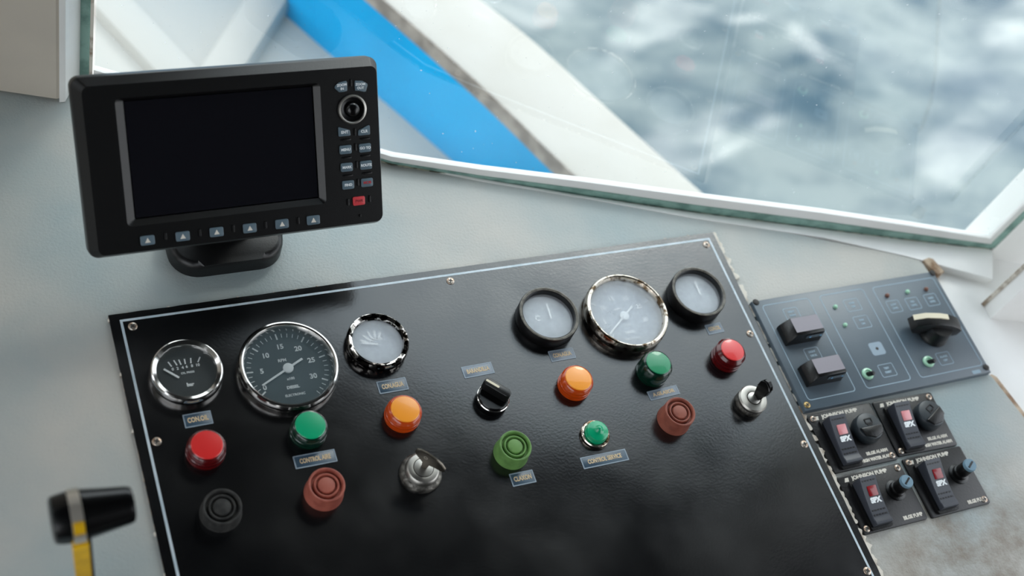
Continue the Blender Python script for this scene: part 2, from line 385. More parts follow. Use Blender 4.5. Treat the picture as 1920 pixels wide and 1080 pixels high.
# left pillar: greyish face, white return
z1 = 1.3
pc = at(147, 150, 0)
pil = [(-.55, pillarF.y+.03), (pillarF.x, pillarF.y), (pillarL.x-.006, pillarL.y-.0002), (pillarL.x, pillarL.y+.001), (pillarL.x+.004, pillarL.y+.006), (pc.x, pc.y), (pc.x-.01, pc.y+.05), (-.55, pillarF.y+.12)]
struct(obj('trim_2', prism(pil, .0045, z1), 'pillar_paint', smooth=False), 'beige grey window pillar at the left edge')
foot = [(-.55, pillarF.y+.04), (pillarF.x, pillarF.y+.010), (pillarL.x-.008, pillarL.y+.006), (pc.x-.002, pc.y+.001), (pc.x-.012, pc.y+.05), (-.55, pillarF.y+.11)]  # pillar raised over a dark recessed foot to make its contact shadow
struct(obj('trim_9', prism(foot, -.002, .0046), 'raw_wood', smooth=False), 'brown stained foot of the left pillar, set back for a shadow gap')
# painted return of the pillar
pr = [(pillarL.x-.0035, pillarL.y-.0014), (pillarL.x+.002, pillarL.y-.001), (pillarL.x+.006, pillarL.y+.006), (pc.x+.0008, pc.y-.001), (pc.x-.002, pc.y+.003), (pillarL.x+.001, pillarL.y+.006)]
struct(obj('trim_3', prism(pr, .0005, z1, .0), 'white_paint', smooth=False), 'white painted return between the left pillar and the window')
# right post and ledge
rp2 = [Pr+Dr*.16+WN*.004, Pr+Dr*.45+WN*.004, Pr+Dr*.45-WN*.05, Pr+Dr*.16-WN*.05]  # unseen wall, cut low so more side light enters
struct(obj('trim_8', prism([(p.x, p.y) for p in rp2], -.06, .06), 'white_paint', smooth=False), 'low white wall right of the windscreen post, kept low to let side light in')
rp_ = [Pr+Dr*.011+WN*.004, Pr+Dr*.16+WN*.004, Pr+Dr*.16-WN*.05, Pr+Dr*.011-WN*.05]
struct(obj('trim_4', prism([(p.x, p.y) for p in rp_], -.06, .62), 'white_paint', smooth=False), 'white post right of the windscreen')
e0 = gbot[-1]
led = [(.871, edge[-3].y-.0), (edge[-1].x, edge[-1].y+.03), (Pr.x+.5, Pr.y-.13), (Pr.x+.5, -1.0), (.871, -1.0)]
led = [(.8560, -.03), (.90, -.03), (1.36, -.19), (1.36, -1.0), (rim[-1][0]+.008, -1.0), (rim[-1][0]+.008, rim[4][1]), (rim[3][0]+.008, rim[3][1]), (rim[2][0]+.0075, rim[2][1]), (.8560, rim[1][1])]
struct(obj('trim_5', prism(led, -.09, -.010, .004), 'white_paint'), 'white side ledge right of the dashboard')
A = at(1845, 573, -.010); B = at(1857, 598, -.010); Cc = at(1990, 612, -.010)
bx = [(A.x, A.y), (B.x, B.y), (Cc.x, Cc.y), (Cc.x+.02, A.y)]
struct(obj('trim_6', prism(bx, -.010, .9, .003), 'white_paint'), 'white boxed strut standing on the side ledge at the right edge')
g1 = [(A.x-.0022, A.y+.003), (A.x-.0014, A.y-.0012), (A.x+.0006, A.y-.001), (A.x+.001, A.y+.003)]
struct(obj('trim_7', prism([(p[0], p[1]) for p in g1], -.010, .9), 'caulk', smooth=False), 'brown stained joint of the white strut')
hp = [Pr+WN*.012, Pr+Dr*.47+WN*.012, Pr+Dr*.47-WN*.03, Pr-WN*.03]
struct(obj('wall_front', prism([(p.x, p.y) for p in hp], .62, 1.3), 'cabin_dark', smooth=False))
# ceiling, side and rear walls, floor
struct(obj('ceiling', box(2.1, 2.1, .05, (.36, -.72, 1.3)), 'cabin_roof', smooth=False))
bm = bmesh.new()
box(.05, 1.9, 1.02, (-.58, -.76, -.9), bm=bm); box(.05, 1.9, .3, (-.58, -.76, 1.0), bm=bm)
box(.05, .42, .9, (-.58, -.02, .11), bm=bm); box(.05, .08, .9, (-.58, -1.67, .11), bm=bm)  # unseen wall; its opening is added for fill light on the left
struct(obj('wall_left', bm, 'cabin_cream', smooth=False))
struct(obj('floor', box(2.1, 2.1, .05, (.36, -.72, -.95)), 'cabin_dark', smooth=False))
bm = bmesh.new()
box(2.0, .05, 2.2, (.41, -1.73, -.9), bm=bm)
struct(obj('wall_rear', bm, 'cabin_dark', smooth=False))
bm = bmesh.new()
box(.05, 1.6, .87, (1.385, -.95, -.9), bm=bm); box(.05, 1.6, .25, (1.385, -.95, 1.05), bm=bm); box(.05, .1, 1.1, (1.385, -1.7, -.03), bm=bm)
struct(obj('wall_right', bm, 'white_paint', smooth=False))
# hull wall below the sill, seen from outside
struct(obj('wall_front_lower', strip(bead, lambda i: [Vector((gbot[i].x, gbot[i].y, -.06))-WN*.01, Vector((gbot[i].x, gbot[i].y, -.06))-WN*.06, Vector((gbot[i].x, gbot[i].y, -.9))-WN*.06, Vector((gbot[i].x, gbot[i].y, -.9))-WN*.01]), 'deck_white'))

# ------------------------------------------------------------------ outside: bow, sea
ZR, ZD = -.30, -.47
ty = [0, 55, 110, 165, 220, 275, 330]
def xat(tab, y):
    for (a, b), (c, d) in zip(tab, tab[1:]):
        if y <= d or (c, d) == tab[-1]: return a+(c-a)*(y-b)/(d-b)
inn = [(xat([(719,0), (793,64), (882,143), (942,198), (1011,267), (1075,327)], y), y) for y in ty]
out = [(xat([(907,0), (961,40), (1036,104), (1095,158), (1189,244), (1295,338), (1318,364)], y), y) for y in ty]
I = [at(x, y, ZR) for x, y in inn]; O = [at(x, y, ZR) for x, y in out]
def extend(L, a, b):
    return [L[0]+(L[0]-L[1]).normalized()*a]+L+[L[-1]+(L[-1]-L[-2]).normalized()*b]
D = [at(x, y, ZD) for x, y in ((500,0), (562,55), (625,110), (687,165), (752,220), (815,275), (880,330))]
def curve(L, k=6):
    out_ = []
    for i in range(len(L)-1):
        p0, p1, p2, p3 = L[max(i-1, 0)], L[i], L[i+1], L[min(i+2, len(L)-1)]
        for j in range(k):
            t = j/k; out_.append(.5*((2*p1)+(p2-p0)*t+(2*p0-5*p1+4*p2-p3)*t*t+(3*p1-p0-3*p2+p3)*t**3))
    return out_+[L[-1]]
I, O, D = extend(curve(I), 1.4, .9), extend(curve(O), 1.5, .9), extend(curve(D), 1.3, .9); dz = Vector((0,0,1))
bow = thing('boat_bow', 'front of the boat outside the window with blue bulwark and white rail', 'boat'); 
obj('rail_cap', strip(I, lambda i: [I[i]+dz*.0, lerp(I[i], O[i], .06)+dz*.004, lerp(I[i], O[i], .93)+dz*.004, O[i]-dz*.004, O[i]-dz*.03, I[i]-dz*.006]), 'bow_white', bow)['label'] = 'broad off-white rail cap'
obj('rail_edge', strip(I, lambda i: [I[i]+dz*.001-(O[i]-I[i])*.005, I[i]+dz*.0005+(O[i]-I[i])*.01, I[i]-dz*.03+(O[i]-I[i])*.01, I[i]-dz*.024-(O[i]-I[i])*.01]), 'worn_wood', bow)['label'] = 'worn brown inner edge of the rail'
obj('bulwark', strip(I, lambda i: [I[i]-dz*.022, lerp(I[i], O[i], .15)-dz*.022, Vector((lerp(D[i], O[i], .3).x, lerp(D[i], O[i], .3).y, ZD-.02)), D[i]-dz*.0]), 'bow_blue', bow)['label'] = 'bright blue inner bulwark'
obj('hull_side', strip(I, lambda i: [lerp(I[i], O[i], .8)-dz*.02, O[i]-dz*.02, lerp(I[i], O[i], .6)-dz*1.4, lerp(I[i], O[i], .4)-dz*1.4]), 'bow_white', bow)
bm = bmesh.new(); prev = None
for i in range(len(D)):
    q = [bm.verts.new(v) for v in (D[i]+dz*.002+(O[i]-D[i])*.1, D[i]+dz*.002, Vector((D[i].x-1.1, D[i].y-.1, ZD+.03)), Vector((D[i].x-2.4, D[i].y-.3, ZD+.04)), Vector((D[i].x-2.4, D[i].y-.3, ZD-.05)), D[i]-dz*.05)]
    if prev:
        for k in range(6): bm.faces.new((prev[k], prev[(k+1) % 6], q[(k+1) % 6], q[k]))
    prev = q
obj('foredeck', bm, 'deck_white', bow)['label'] = 'pale foredeck'
# low coaming on the foredeck
c0, c1 = at(430, 110, ZD+.03), at(520, -30, ZD+.03); cdv = (c1-c0).normalized(); cn = Vector((cdv.y, -cdv.x, 0))
c0 = c0-cdv*.10; c1 = c1+cdv*.5
obj('coaming', prism([(p.x, p.y) for p in (c0-cn*.03, c0+cn*.03, c1+cn*.03, c1-cn*.03)], ZD-.02, ZD+.04, .015), 'deck_white', bow)
c0, c1 = at(270, 60, ZD+.03), at(345, 140, ZD+.03); cdv = (c1-c0).normalized(); cn = Vector((cdv.y, -cdv.x, 0)); c0 -= cdv*.4; c1 += cdv*.12
obj('coaming', prism([(p.x, p.y) for p in (c0-cn*.03, c0+cn*.03, c1+cn*.03, c1-cn*.03)], ZD-.02, ZD+.03, .012), 'deck_white', bow)
# sea
ZS = -1.6
def wave(x, y):
    v = Vector((x, y, 0)); rx = x*.88+y*.48; ry = -x*.48+y*.88
    return .12*noise.noise(Vector((rx*.7, ry*1.3, 1)))+.05*noise.noise(Vector((rx*1.5, ry*2.9, 4)))+.012*noise.noise(Vector((rx*3.2, ry*6, 7)))
bm = bmesh.new(); n = 260; x0, x1_, y0, y1_ = .9, 7.4, -1.2, 5.3; G = []
for j in range(n+1):
    row = []
    for i in range(n+1):
        x = x0+(x1_-x0)*i/n; y = y0+(y1_-y0)*j/n; row.append(bm.verts.new((x, y, ZS+wave(x, y))))
    G.append(row)
for j in range(n):
    for i in range(n): bm.faces.new((G[j][i], G[j][i+1], G[j+1][i+1], G[j+1][i]))
s = obj('sea', bm, 'sea'); s['kind'] = 'structure'; s['label'] = 'rippled grey blue sea'
bm = bmesh.new(); q = [bm.verts.new(v) for v in ((-300,-300,ZS-.13), (300,-300,ZS-.13), (300,300,ZS-.13), (-300,300,ZS-.13))]; bm.faces.new(q)
s = obj('sea', bm, 'sea'); s['kind'] = 'structure'; s['label'] = 'open sea further out'

# ------------------------------------------------------------------ shared small parts
def phillips(r=.0042, slot='screw_dark'):
    bm = lathe([(0,0), (r,0), (r,.0005), (r*.86,.0011), (r*.5,.0013), (0,.0013)], 24)
    return bm
SCREW = {}
def screw(parent, loc, r=.0042, m='screw_zinc', rz=None):
    k = (m, r)
    if k not in SCREW:
        me = bpy.data.meshes.new('screw'); bm = phillips(r); bmesh.ops.recalc_face_normals(bm, faces=bm.faces); bm.to_mesh(me); bm.free()
        for p in me.polygons: p.use_smooth = True
        me.materials.append(MATS[m])
        bm = bmesh.new(); box(r*1.1, r*.28, .00025, (0,0,.00125), bm=bm); box(r*.28, r*1.1, .00025, (0,0,.00125), bm=bm); box(r*.5, r*.5, .00026, (0,0,.00125), bm=bm)
        m2 = bpy.data.meshes.new('recess'); bm.to_mesh(m2); bm.free(); m2.materials.append(MATS['screw_dark']); SCREW[k] = (me, m2)
    rz = random.uniform(0, PI/2) if rz is None else rz
    o = obj('screw', SCREW[k][0], m, parent, loc, (0,0,rz)); obj('recess', SCREW[k][1], m, o); return o
ZP = .003   # face of the black panel

# ------------------------------------------------------------------ black control panel
cp = thing('control_board', 'large glossy black control panel with thin white border line', 'control panel', (0,0,0))
PX0, PX1, PY0, PY1 = -.0095, .6085, -.50, .0075
def ragged(a, b, n, amp, seed):
    out_ = []
    for i in range(n):
        t = i/n; p = lerp(Vector(a), Vector(b), t); d = (Vector(b)-Vector(a)).normalized(); nn = Vector((-d.y, d.x))
        out_.append(tuple(p+nn*amp*noise.noise(Vector((i*.9, seed, 0)))))
    return out_
ol = ragged((PX0, PY0), (PX1, PY0), 4, 0, 1)+ragged((PX1, PY0), (PX1, PY1), 60, .0005, 2)+ragged((PX1, PY1), (PX0, PY1), 70, .0005, 3)+ragged((PX0, PY1), (PX0, PY0), 50, .0004, 4)
bm = prism(ol, 0.0002, ZP)
plate = obj('plate', bm, 'panel_black', cp)
plate.data.materials.append(MATS['panel_edge'])
for p in plate.data.polygons:
    if abs(p.normal.z) < .5: p.material_index = 1
def border(x0, x1, y0, y1, w, z): 
    return ringprism([(x0,y0),(x1,y0),(x1,y1),(x0,y1)], [(x0+w,y0+w),(x1-w,y0+w),(x1-w,y1-w),(x0+w,y1-w)], z, z+.00012)
obj('border_line', border(-.0012, .6012, -.49, .0012, .0022, ZP), 'line_white', cp, smooth=False)
for q in ((249,611), (845,526), (1325,458), (1407,625), (1509,832), (1627,1070), (294,827)):
    p = at(*q, ZP+.001); screw(cp, (p.x, p.y, ZP-.0001), .0040)
# sealant squeezed out round the plate
def caulk(a, b, w, seed, n=90, thr=-.05):
    bm = bmesh.new(); a = Vector(a); b = Vector(b); d = (b-a).normalized(); nn = Vector((d.y, -d.x)); prev = None
    for i in range(n+1):
        p = lerp(a, b, i/n); v = noise.noise(Vector((i*.35, seed, 0)))+.35*noise.noise(Vector((i*1.3, seed, 5))); ww = w*max(0, v-thr)
        if ww <= w*.04: prev = None; continue
        q0 = p-nn*.001; q1 = p+nn*ww
        q = [bm.verts.new((q0.x, q0.y, .0002)), bm.verts.new((q0.x, q0.y, .0030)), bm.verts.new((q1.x, q1.y, .0022)), bm.verts.new((q1.x, q1.y, .0002))]
        if prev:
            for k in range(4): bm.faces.new((prev[k], prev[(k+1) % 4], q[(k+1) % 4], q[k]))
        prev = q
    return bm
obj('sealant', caulk((PX1, PY0), (PX1, PY1), .0085, 3, 220, -.42), 'caulk', cp)['label'] = 'ragged cream sealant along the right edge'
_s = obj('sealant', caulk((PX1, PY1), (PX0, PY1), .0032, 8, 260, .1), 'caulk', cp); _s['label'] = 'crumbly sealant along the top edge'; _s['kind'] = 'stuff'
_s = obj('sealant', caulk((PX0, PY1), (PX0, PY0), .003, 12, 160, .1), 'caulk', cp); _s['label'] = 'crumbly sealant along the left edge'; _s['kind'] = 'stuff'

# ------------------------------------------------------------------ gauges
def ticks(r0, r1, a0, a1, n, w, z, every=1, skip=None):
    bm = bmesh.new()
    for i in range(n):
        if skip and skip(i): continue
        a = math.radians(lerp(a0, a1, i/(n-1))); M = Matrix.Rotation(a, 4, 'Z') @ Matrix.Translation(((r0+r1)/2, 0, z))
        merge(bm, box(r1-r0, w, .0002), M)
    return bm
def needle_bm(L0, L1, w, z, a, taper=.6):
    bm = bmesh.new(); pts = [(-L0, -w/2), (L1, -w*taper/2), (L1, w*taper/2), (-L0, w/2)]
    b = prism(pts, z, z+.0006); bmesh.ops.rotate(b, cent=(0,0,0), matrix=Matrix.Rotation(a, 3, 'Z'), verts=b.verts); return b
def gauge(px, h, r, lab, bez, glass, dialm, black=False, **kw):
    p = at(px[0], px[1], ZP+h); g = thing('gauge', lab, 'gauge', (p.x, p.y, ZP), 0, 'round gauges on the black panel')
    ri = r*(.865 if r > .04 else .80) if not black else r*.86
    if black:
        prof = [(r*.97,0), (r*1.0,.002), (r*1.0,h-.001), (r*.985,h), (r*.94,h+.0003), (ri,h-.0012), (ri*.985,h-.0055), (ri*.98,.002)]
        gz = h-.006
    else:
        prof = [(r*.93,0), (r*.95,.002), (r*.985,.0035), (r*1.0,h*.5), (r*.995,h*.75), (r*.965,h-.0006), (r*.93,h), (r*.90,h-.0005), (ri+.0008,h-.0018), (ri,h-.004), (ri*.99,.002)]
        gz = h-.0045
    obj('bezel', lathe(prof, 96), bez, g)
    if black: obj('rim_edge', lathe([(r*.990,h-.0006), (r*.982,h+.0002), (r*.945,h+.0006), (r*.90,h-.0002), (r*.89,h-.0008)], 96), 'rim_worn', g)['label'] = 'pale worn rim edge'
    dz_ = .0018 if not black else .004
    obj('dial', lathe([(0,dz_), (ri*1.0,dz_), (ri*1.0,.0005), (0,.0005)], 64), dialm, g)
    obj('glass', lathe([(0,gz), (ri*.995,gz)], 64), glass, g)
    return g, ri, dz_+.0002
CH = .012
# oil pressure, far left
g, ri, z = gauge((351,692), CH, .0305, 'small dark round gauge in polished chrome at the far left of the black panel', 'chrome', 'glass_clear', 'dial_dark')
tk = [((315,678.8),(321.9,687.5)), ((325.6,675.6),(331.9,685)), ((335,674.4),(339.4,683.8)), ((345.6,673.1),(347.5,682.5)), ((357.5,671.3),(358,681)), ((375,669.4),(371,679))]
bm = bmesh.new()
for q0, q1 in tk:
    a_ = at(*q0, ZP+z)-g.location; b_ = at(*q1, ZP+z)-g.location; d = b_-a_
    merge(bm, box(d.length, .0011, .0002), Matrix.Translation(((a_.x+b_.x)/2, (a_.y+b_.y)/2, z)) @ Matrix.Rotation(math.atan2(d.y, d.x), 4, 'Z'))
_t = obj('tick_marks', bm, 'dial_mark', g); _t['kind'] = 'stuff'
for q0, s_ in zip(((324,692.5), (333,691), (342.5,689.4), (350,687.5), (360,686), (370.6,684.4)), ('0', '2', '4', '6', '8', '10')):
    a_ = at(*q0, ZP+z)-g.location; text('lettering', s_, .0036, 'dial_mark', g, (a_.x, a_.y, z+.0001), bold=.0001)
a_ = at(352, 698.5, ZP+z)-g.location; text('lettering', 'OIL PRESS', .0026, 'dial_mark', g, (a_.x, a_.y, z+.0001), bold=.00005)
a_ = at(357, 721, ZP+z)-g.location; text('lettering', 'bar', .0044, 'dial_mark', g, (a_.x, a_.y, z+.0001), bold=.0003)
dv = at(306,710,ZP)-at(343,708+1,ZP); p0 = at(329,691,ZP+z)-g.location; p1 = at(342,709,ZP+z)-g.location
p0 = at(307,693.5,ZP+z)-g.location; p1 = at(335.5,709.5,ZP+z)-g.location; d = p1-p0
b_ = box(d.length, .0016, .0006); bmesh.ops.rotate(b_, cent=(0,0,0), matrix=Matrix.Rotation(math.atan2(d.y, d.x), 3, 'Z'), verts=b_.verts)
obj('needle', b_, 'dial_mark', g, ((p0.x+p1.x)/2, (p0.y+p1.y)/2, z+.001))
def tacho(g, ri, z, A0, AN):
    def skip5(i): return i % 5 == 0
    obj('tick_marks', ticks(ri*.84, ri*.94, A0, A0-33*8.2, 34, .0006, z, skip=skip5), 'dial_mark', g)
    obj('tick_marks', ticks(ri*.80, ri*.95, A0, A0-30*8.2, 7, .0013, z), 'dial_mark', g)
    for i, s_ in enumerate(('0', '5', '10', '15', '20', '25', '30')):
        a = math.radians(A0-i*41-(6 if i == 0 else 0)); rr = .74 if i == 0 else .60
        text('lettering', s_, .0066, 'dial_mark', g, (ri*rr*math.cos(a), ri*rr*math.sin(a), z+.0001), bold=.00022)
    text('lettering', 'RPM', .0040, 'dial_mark', g, (-.003, ri*.24, z+.0001), bold=.0001)
    text('lettering', 'x100', .0034, 'dial_mark', g, (0, -ri*.26, z+.0001), bold=.0001)
    text('lettering', 'DIESEL', .0038, 'dial_mark', g, (0, -ri*.48, z+.0001), bold=.0002)
    text('lettering', 'ELECTRONIC', .0030, 'dial_mark', g, (0, -ri*.68, z+.0001), bold=.0001)
    nd = obj('needle', needle_bm(ri*.42, ri*.76, .0020, z+.0012, math.radians(AN), .8), 'dial_mark', g)
    obj('hub', lathe([(0,z+.003), (.0028,z+.003), (.0046,z+.0024), (.0046,z+.0006), (0,z+.0006)], 28), 'dial_mark', nd)
g, ri, z = gauge((543,681), CH, .044, 'large dark green tachometer with chrome rim on the left half of the black panel', 'chrome', 'glass_tacho', 'dial_green')
tacho(g, ri, z, 217, 206)
g, ri, z = gauge((710,636), CH, .0287, 'small gauge, whitened by fog and painted glare, in speckled chrome right of the left tachometer', 'chrome_spot', 'glass_fog_glare2', 'dial_pale')
obj('tick_marks', ticks(ri*.34, ri*.66, 152, 60, 5, .0022, z), 'dial_mark', g)
for i, s_ in enumerate(('40', '60', '80', '100', '120')):
    a = math.radians(lerp(152, 60, i/4)); text('lettering', s_, .0036, 'dial_mark', g, (ri*.28*math.cos(a)+.001, ri*.28*math.sin(a), z+.0001), bold=.0002)
obj('needle', needle_bm(.001, ri*.6, .002, z+.001, math.radians(165), .7), 'dial_mark', g)
g, ri, z = gauge((1030,588), .0145, .0300, 'tall black rimmed gauge, whitened by fog and painted glare, left of the right tachometer', 'black_plastic', 'glass_fog_glare', 'dial_pale', True)
for nm_, q0, q1 in (('needle', (1024,571), (1033,599)),):
    p0 = at(*q0, ZP+z)-g.location; p1 = at(*q1, ZP+z)-g.location; d = p1-p0
obj('needle', needle_bm(0, d.length, .0022, z+.001, math.atan2(d.y, d.x), .8), 'dial_mark', g, (p0.x, p0.y, 0))
text('lettering', 'C', .008, 'dial_mark', g, (-.008, .002, z+.0001), bold=.0004)
g, ri, z = gauge((1178,581), .0145, .0430, 'large tachometer, whitened by fog and painted glare, with scratched brassy rim on the right half of the black panel', 'chrome_worn', 'glass_fog_glare2', 'dial_pale')
tacho(g, ri, z, 227, 216)
g, ri, z = gauge((1311,546), .0150, .0292, 'tall black rimmed gauge, whitened by fog and painted glare, in the upper right corner of the black panel', 'black_plastic', 'glass_fog_glare', 'dial_pale', True)
p0 = at(1301,527, ZP+z)-g.location; p1 = at(1312,553, ZP+z)-g.location; d = p1-p0
obj('needle', needle_bm(0, d.length, .0024, z+.001, math.atan2(d.y, d.x), .8), 'dial_mark', g, (p0.x, p0.y, 0))

# ------------------------------------------------------------------ indicator lamps
def indicator(px, h, colr, lab, rt=.0145, rb=.0165, deep=False, ribs=True):
    p = at(px[0], px[1], ZP+h); t = thing('indicator_lamp', lab, 'indicator light', (p.x, p.y, ZP), 0, 'coloured indicator lamps on the black panel')
    pr = [(rb*.98,0), (rb*1.02,.0008), (rb*1.02,.0028), (rb*.94,.0034), (rb*.94,.0042), (rb,.0048)]
    pr += [(rb,.0075), (rb*.955,.008), (rb*.955,.0088), (rb*.99,.0094)] if ribs else [(rb,.0094)]
    pr += [(rb*.985,h-.0035), (rt*1.04,h-.0014), (rt,h-.0007), (rt*.93,h-.0002)]
    obj('skirt', lathe(pr, 64), 'skirt_'+colr, t)
    obj('lens', lathe([(rt*.93,h-.0003), (rt*.88,h+.0003), (rt*.5,h+.0008), (0,h+.0010)], 64), 'lens_deep' if deep else 'lens_'+colr, t)
    return t
indicator((388,834), .0145, 'red', 'red indicator lamp below the far left gauge', .0140, .0160)
indicator((582,797), .0150, 'green', 'bright green indicator lamp below the left tachometer', .0140, .0156)
indicator((760,767), .0145, 'amber', 'amber indicator lamp below the speckled chrome gauge', .0138, .0160)
indicator((1085,709), .0155, 'amber', 'amber indicator lamp beside the small green push button, below a black rimmed gauge', .0138, .0158)
indicator((1235,680), .0200, 'green', 'darker tall green indicator lamp below the right tachometer', .0134, .0156, True, False)
indicator((1374,656), .0180, 'red', 'red indicator lamp near the upper right corner of the black panel', .0130, .0155)

# ------------------------------------------------------------------ rubber boot push buttons
def boot(px, h, m, lab, r=.0155):
    p = at(px[0], px[1], ZP+h); t = thing('push_button', lab, 'push button', (p.x, p.y, ZP), 0, 'rubber covered push buttons on the black panel')
    pr = [(r*1.08,0), (r*1.08,.001), (r*1.03,.003), (r*1.0,h-.0015), (r*.985,h-.0004), (r*.93,h), (r*.87,h-.0004), (r*.84,h-.0016), (r*.80,h-.0040),
          (r*.72,h-.0042), (r*.70,h-.0018), (r*.66,h-.0008), (r*.60,h-.0008), (r*.57,h-.0018), (r*.55,h-.0040), (r*.49,h-.0042)]
    obj('boot', lathe(pr, 72), m, t)
    obj('cap', lathe([(r*.50,h-.0044), (r*.47,h-.0018), (r*.43,h-.0008), (r*.25,h-.0002), (0,h)], 56), m, t)
boot((417,949), .0135, 'black_rubber', 'black rubber push button at the lower left of the black panel', .0157)
boot((613,908), .0165, 'brown_rubber', 'reddish brown rubber push button on the left half of the black panel')
boot((967,835), .0160, 'green_rubber', 'olive green rubber push button in the middle of the black panel', .0149)
boot((1276,771), .0180, 'brown_rubber_dark', 'darker brown rubber push button on the right half of the black panel', .0152)

# small green push button in a metal collar
p = at(1117, 813, ZP+.004); t = thing('push_button', 'small glossy green push button with pointed cap in a worn metal collar', 'push button', (p.x, p.y, ZP))
obj('collar', lathe([(.0135,0), (.0138,.001), (.0138,.0035), (.013,.0045), (.0115,.0046), (.0108,.003)], 56), 'chrome_worn', t)
obj('plunger', lathe([(.0108,.002), (.0108,.0075), (.0100,.0102), (.0085,.0112), (.0055,.0117), (.0036,.0128), (.0022,.0150), (.0010,.0160), (0,.0161)], 56), 'lens_green', t)

# ------------------------------------------------------------------ selector switch
p = at(925, 745, ZP+.008); t = thing('selector_switch', 'black rotary selector switch with white pointer line and chrome ring', 'switch', (p.x, p.y, ZP))
obj('base', lathe([(.0150,0), (.0152,.001), (.0148,.0065), (0,.0065)], 56), 'black_gloss', t)
obj('ring', lathe([(.0152,.0062), (.0152,.0080), (.0146,.0086), (.0138,.0084), (.0138,.0062)], 64), 'chrome', t)
obj('knob_disc', lathe([(.0137,.0062), (.0137,.0095), (.0130,.0102), (0,.0102)], 56), 'black_gloss', t)
q0 = at(909, 711, ZP+.020); q1 = at(958, 740, ZP+.020); d = q1-q0; m_ = (q0+q1)/2-Vector((p.x, p.y, ZP)); an = math.atan2(d.y, d.x); L = d.length
hd = obj('handle', prism(rrect(L, .0082, .0032), .0095, .0200, .0012), 'black_plastic', t, (m_.x, m_.y, 0), (0,0,an))
obj('pointer', prism(rrect(L*.5, .0022, .001), .0198, .0203), 'cream', hd, (-L*.2, .0004, 0))

# ------------------------------------------------------------------ key switches
def bow_outline():
    # outline of a key bow, x across, y up
    return [(-.0020,-.006), (-.0022,.001), (-.0060,.0020), (-.0082,.0045), (-.0088,.0078), (-.0070,.0108), (-.0030,.0122), (.0030,.0122), (.0082,.0108), (.0128,.0080), (.0140,.0050), (.0128,.0028), (.0080,.0020), (.0022,.001), (.0020,-.006)]
p = at(794, 877, ZP+.012); t = thing('key_switch', 'knurled key switch holding a bare metal key', 'key switch', (p.x, p.y, ZP), 0, 'key switches on the black panel')
obj('collar', lathe([(.0185,0), (.0188,.0015), (.0178,.0045), (.0165,.0058), (.0152,.0064)], 72), 'dark_steel', t)
bm = lathe([(.0152,.006), (.0150,.0095), (.0138,.0117), (.0130,.0122), (.0090,.0122), (.0088,.0112)], 72)
obj('barrel', bm, 'steel', t)
obj('lock_core', lathe([(.0084,.0105), (.0084,.0126), (.0075,.0130), (0,.0130)], 40), 'steel', t)
def key(t, az, m, z, outl, sc=1, th=.0022, tilt=0, hole=(.001, .0075, .0017), off=(0,0)):
    bm = bmesh.new(); f = []
    pts = [(x*sc, y*sc) for x, y in outl]
    b = prism(pts, -th/2, th/2, 0)
    bmesh.ops.bevel(b, geom=[e for e in b.edges if abs((e.verts[0].co-e.verts[1].co).z) < 1e-6], offset=th*.2, segments=2, affect='EDGES')
    M = Matrix.Rotation(az, 4, 'Z') @ Matrix.Rotation(PI/2, 4, 'X') @ Matrix.Rotation(tilt, 4, 'Z')
    bmesh.ops.transform(b, matrix=M, verts=b.verts)
    k = obj('key', b, m, t, (off[0], off[1], z))
    return k, M
q0 = at(783, 845, ZP+.031); q1 = at(834, 880, ZP+.026); az = math.atan2(q1.y-q0.y, q1.x-q0.x)
outl = [(-.0024,-.010), (-.0026,-.0015), (-.0100,.0035), (-.0122,.0075), (-.0115,.0112), (-.0080,.0135), (-.0020,.0138), (.0060,.0122), (.0125,.0092), (.0165,.0050), (.0168,.0015), (.0140,-.0008), (.0080,.0000), (.0030,-.0010), (.0026,-.010)]
k, M = key(t, az, 'key_metal', .0235, outl, 1.04, .0022)
# light through the key hole, put in as a pale added eyelet through the bow
b = lathe([(.0012,-.0013), (.0019,-.0013), (.0019,.0013), (.0012,.0013), (.0012,-.0013)], 24); bmesh.ops.transform(b, matrix=M @ Matrix.Translation((-.002, .0075, 0)), verts=b.verts)
obj('glint_ring', b, 'band_metal', k)
p = at(1412, 748, ZP+.010); t = thing('key_switch', 'key switch with black plastic key at the right side of the black panel', 'key switch', (p.x, p.y, ZP), 0, 'key switches on the black panel')
obj('collar', lathe([(.0142,0), (.0148,.001), (.0148,.004), (.0138,.0055), (.0136,.0085)], 64), 'dark_steel', t)
obj('barrel', lathe([(.0145,.0070), (.0147,.0100), (.0135,.0117), (.0090,.0122), (.0072,.0118), (.0068,.0108)], 64), 'steel', t)
obj('lock_core', lathe([(.0064,.0100), (.0064,.0122), (.0055,.0127), (0,.0127)], 36), 'steel', t)
q = at(1428, 745, ZP+.020)-t.location
outl2 = [(-.0040,-.009), (-.0046,.003), (-.0066,.0052), (-.0066,.0120), (-.0052,.0142), (-.0040,.0185), (.0010,.0200), (.0044,.0180), (.0052,.0140), (.0072,.0120), (.0072,.0050), (.0046,.003), (.0040,-.009)]
key(t, math.radians(98), 'black_gloss', .0185, outl2, 1.02, .0056, 0, off=(.0050, .0010))

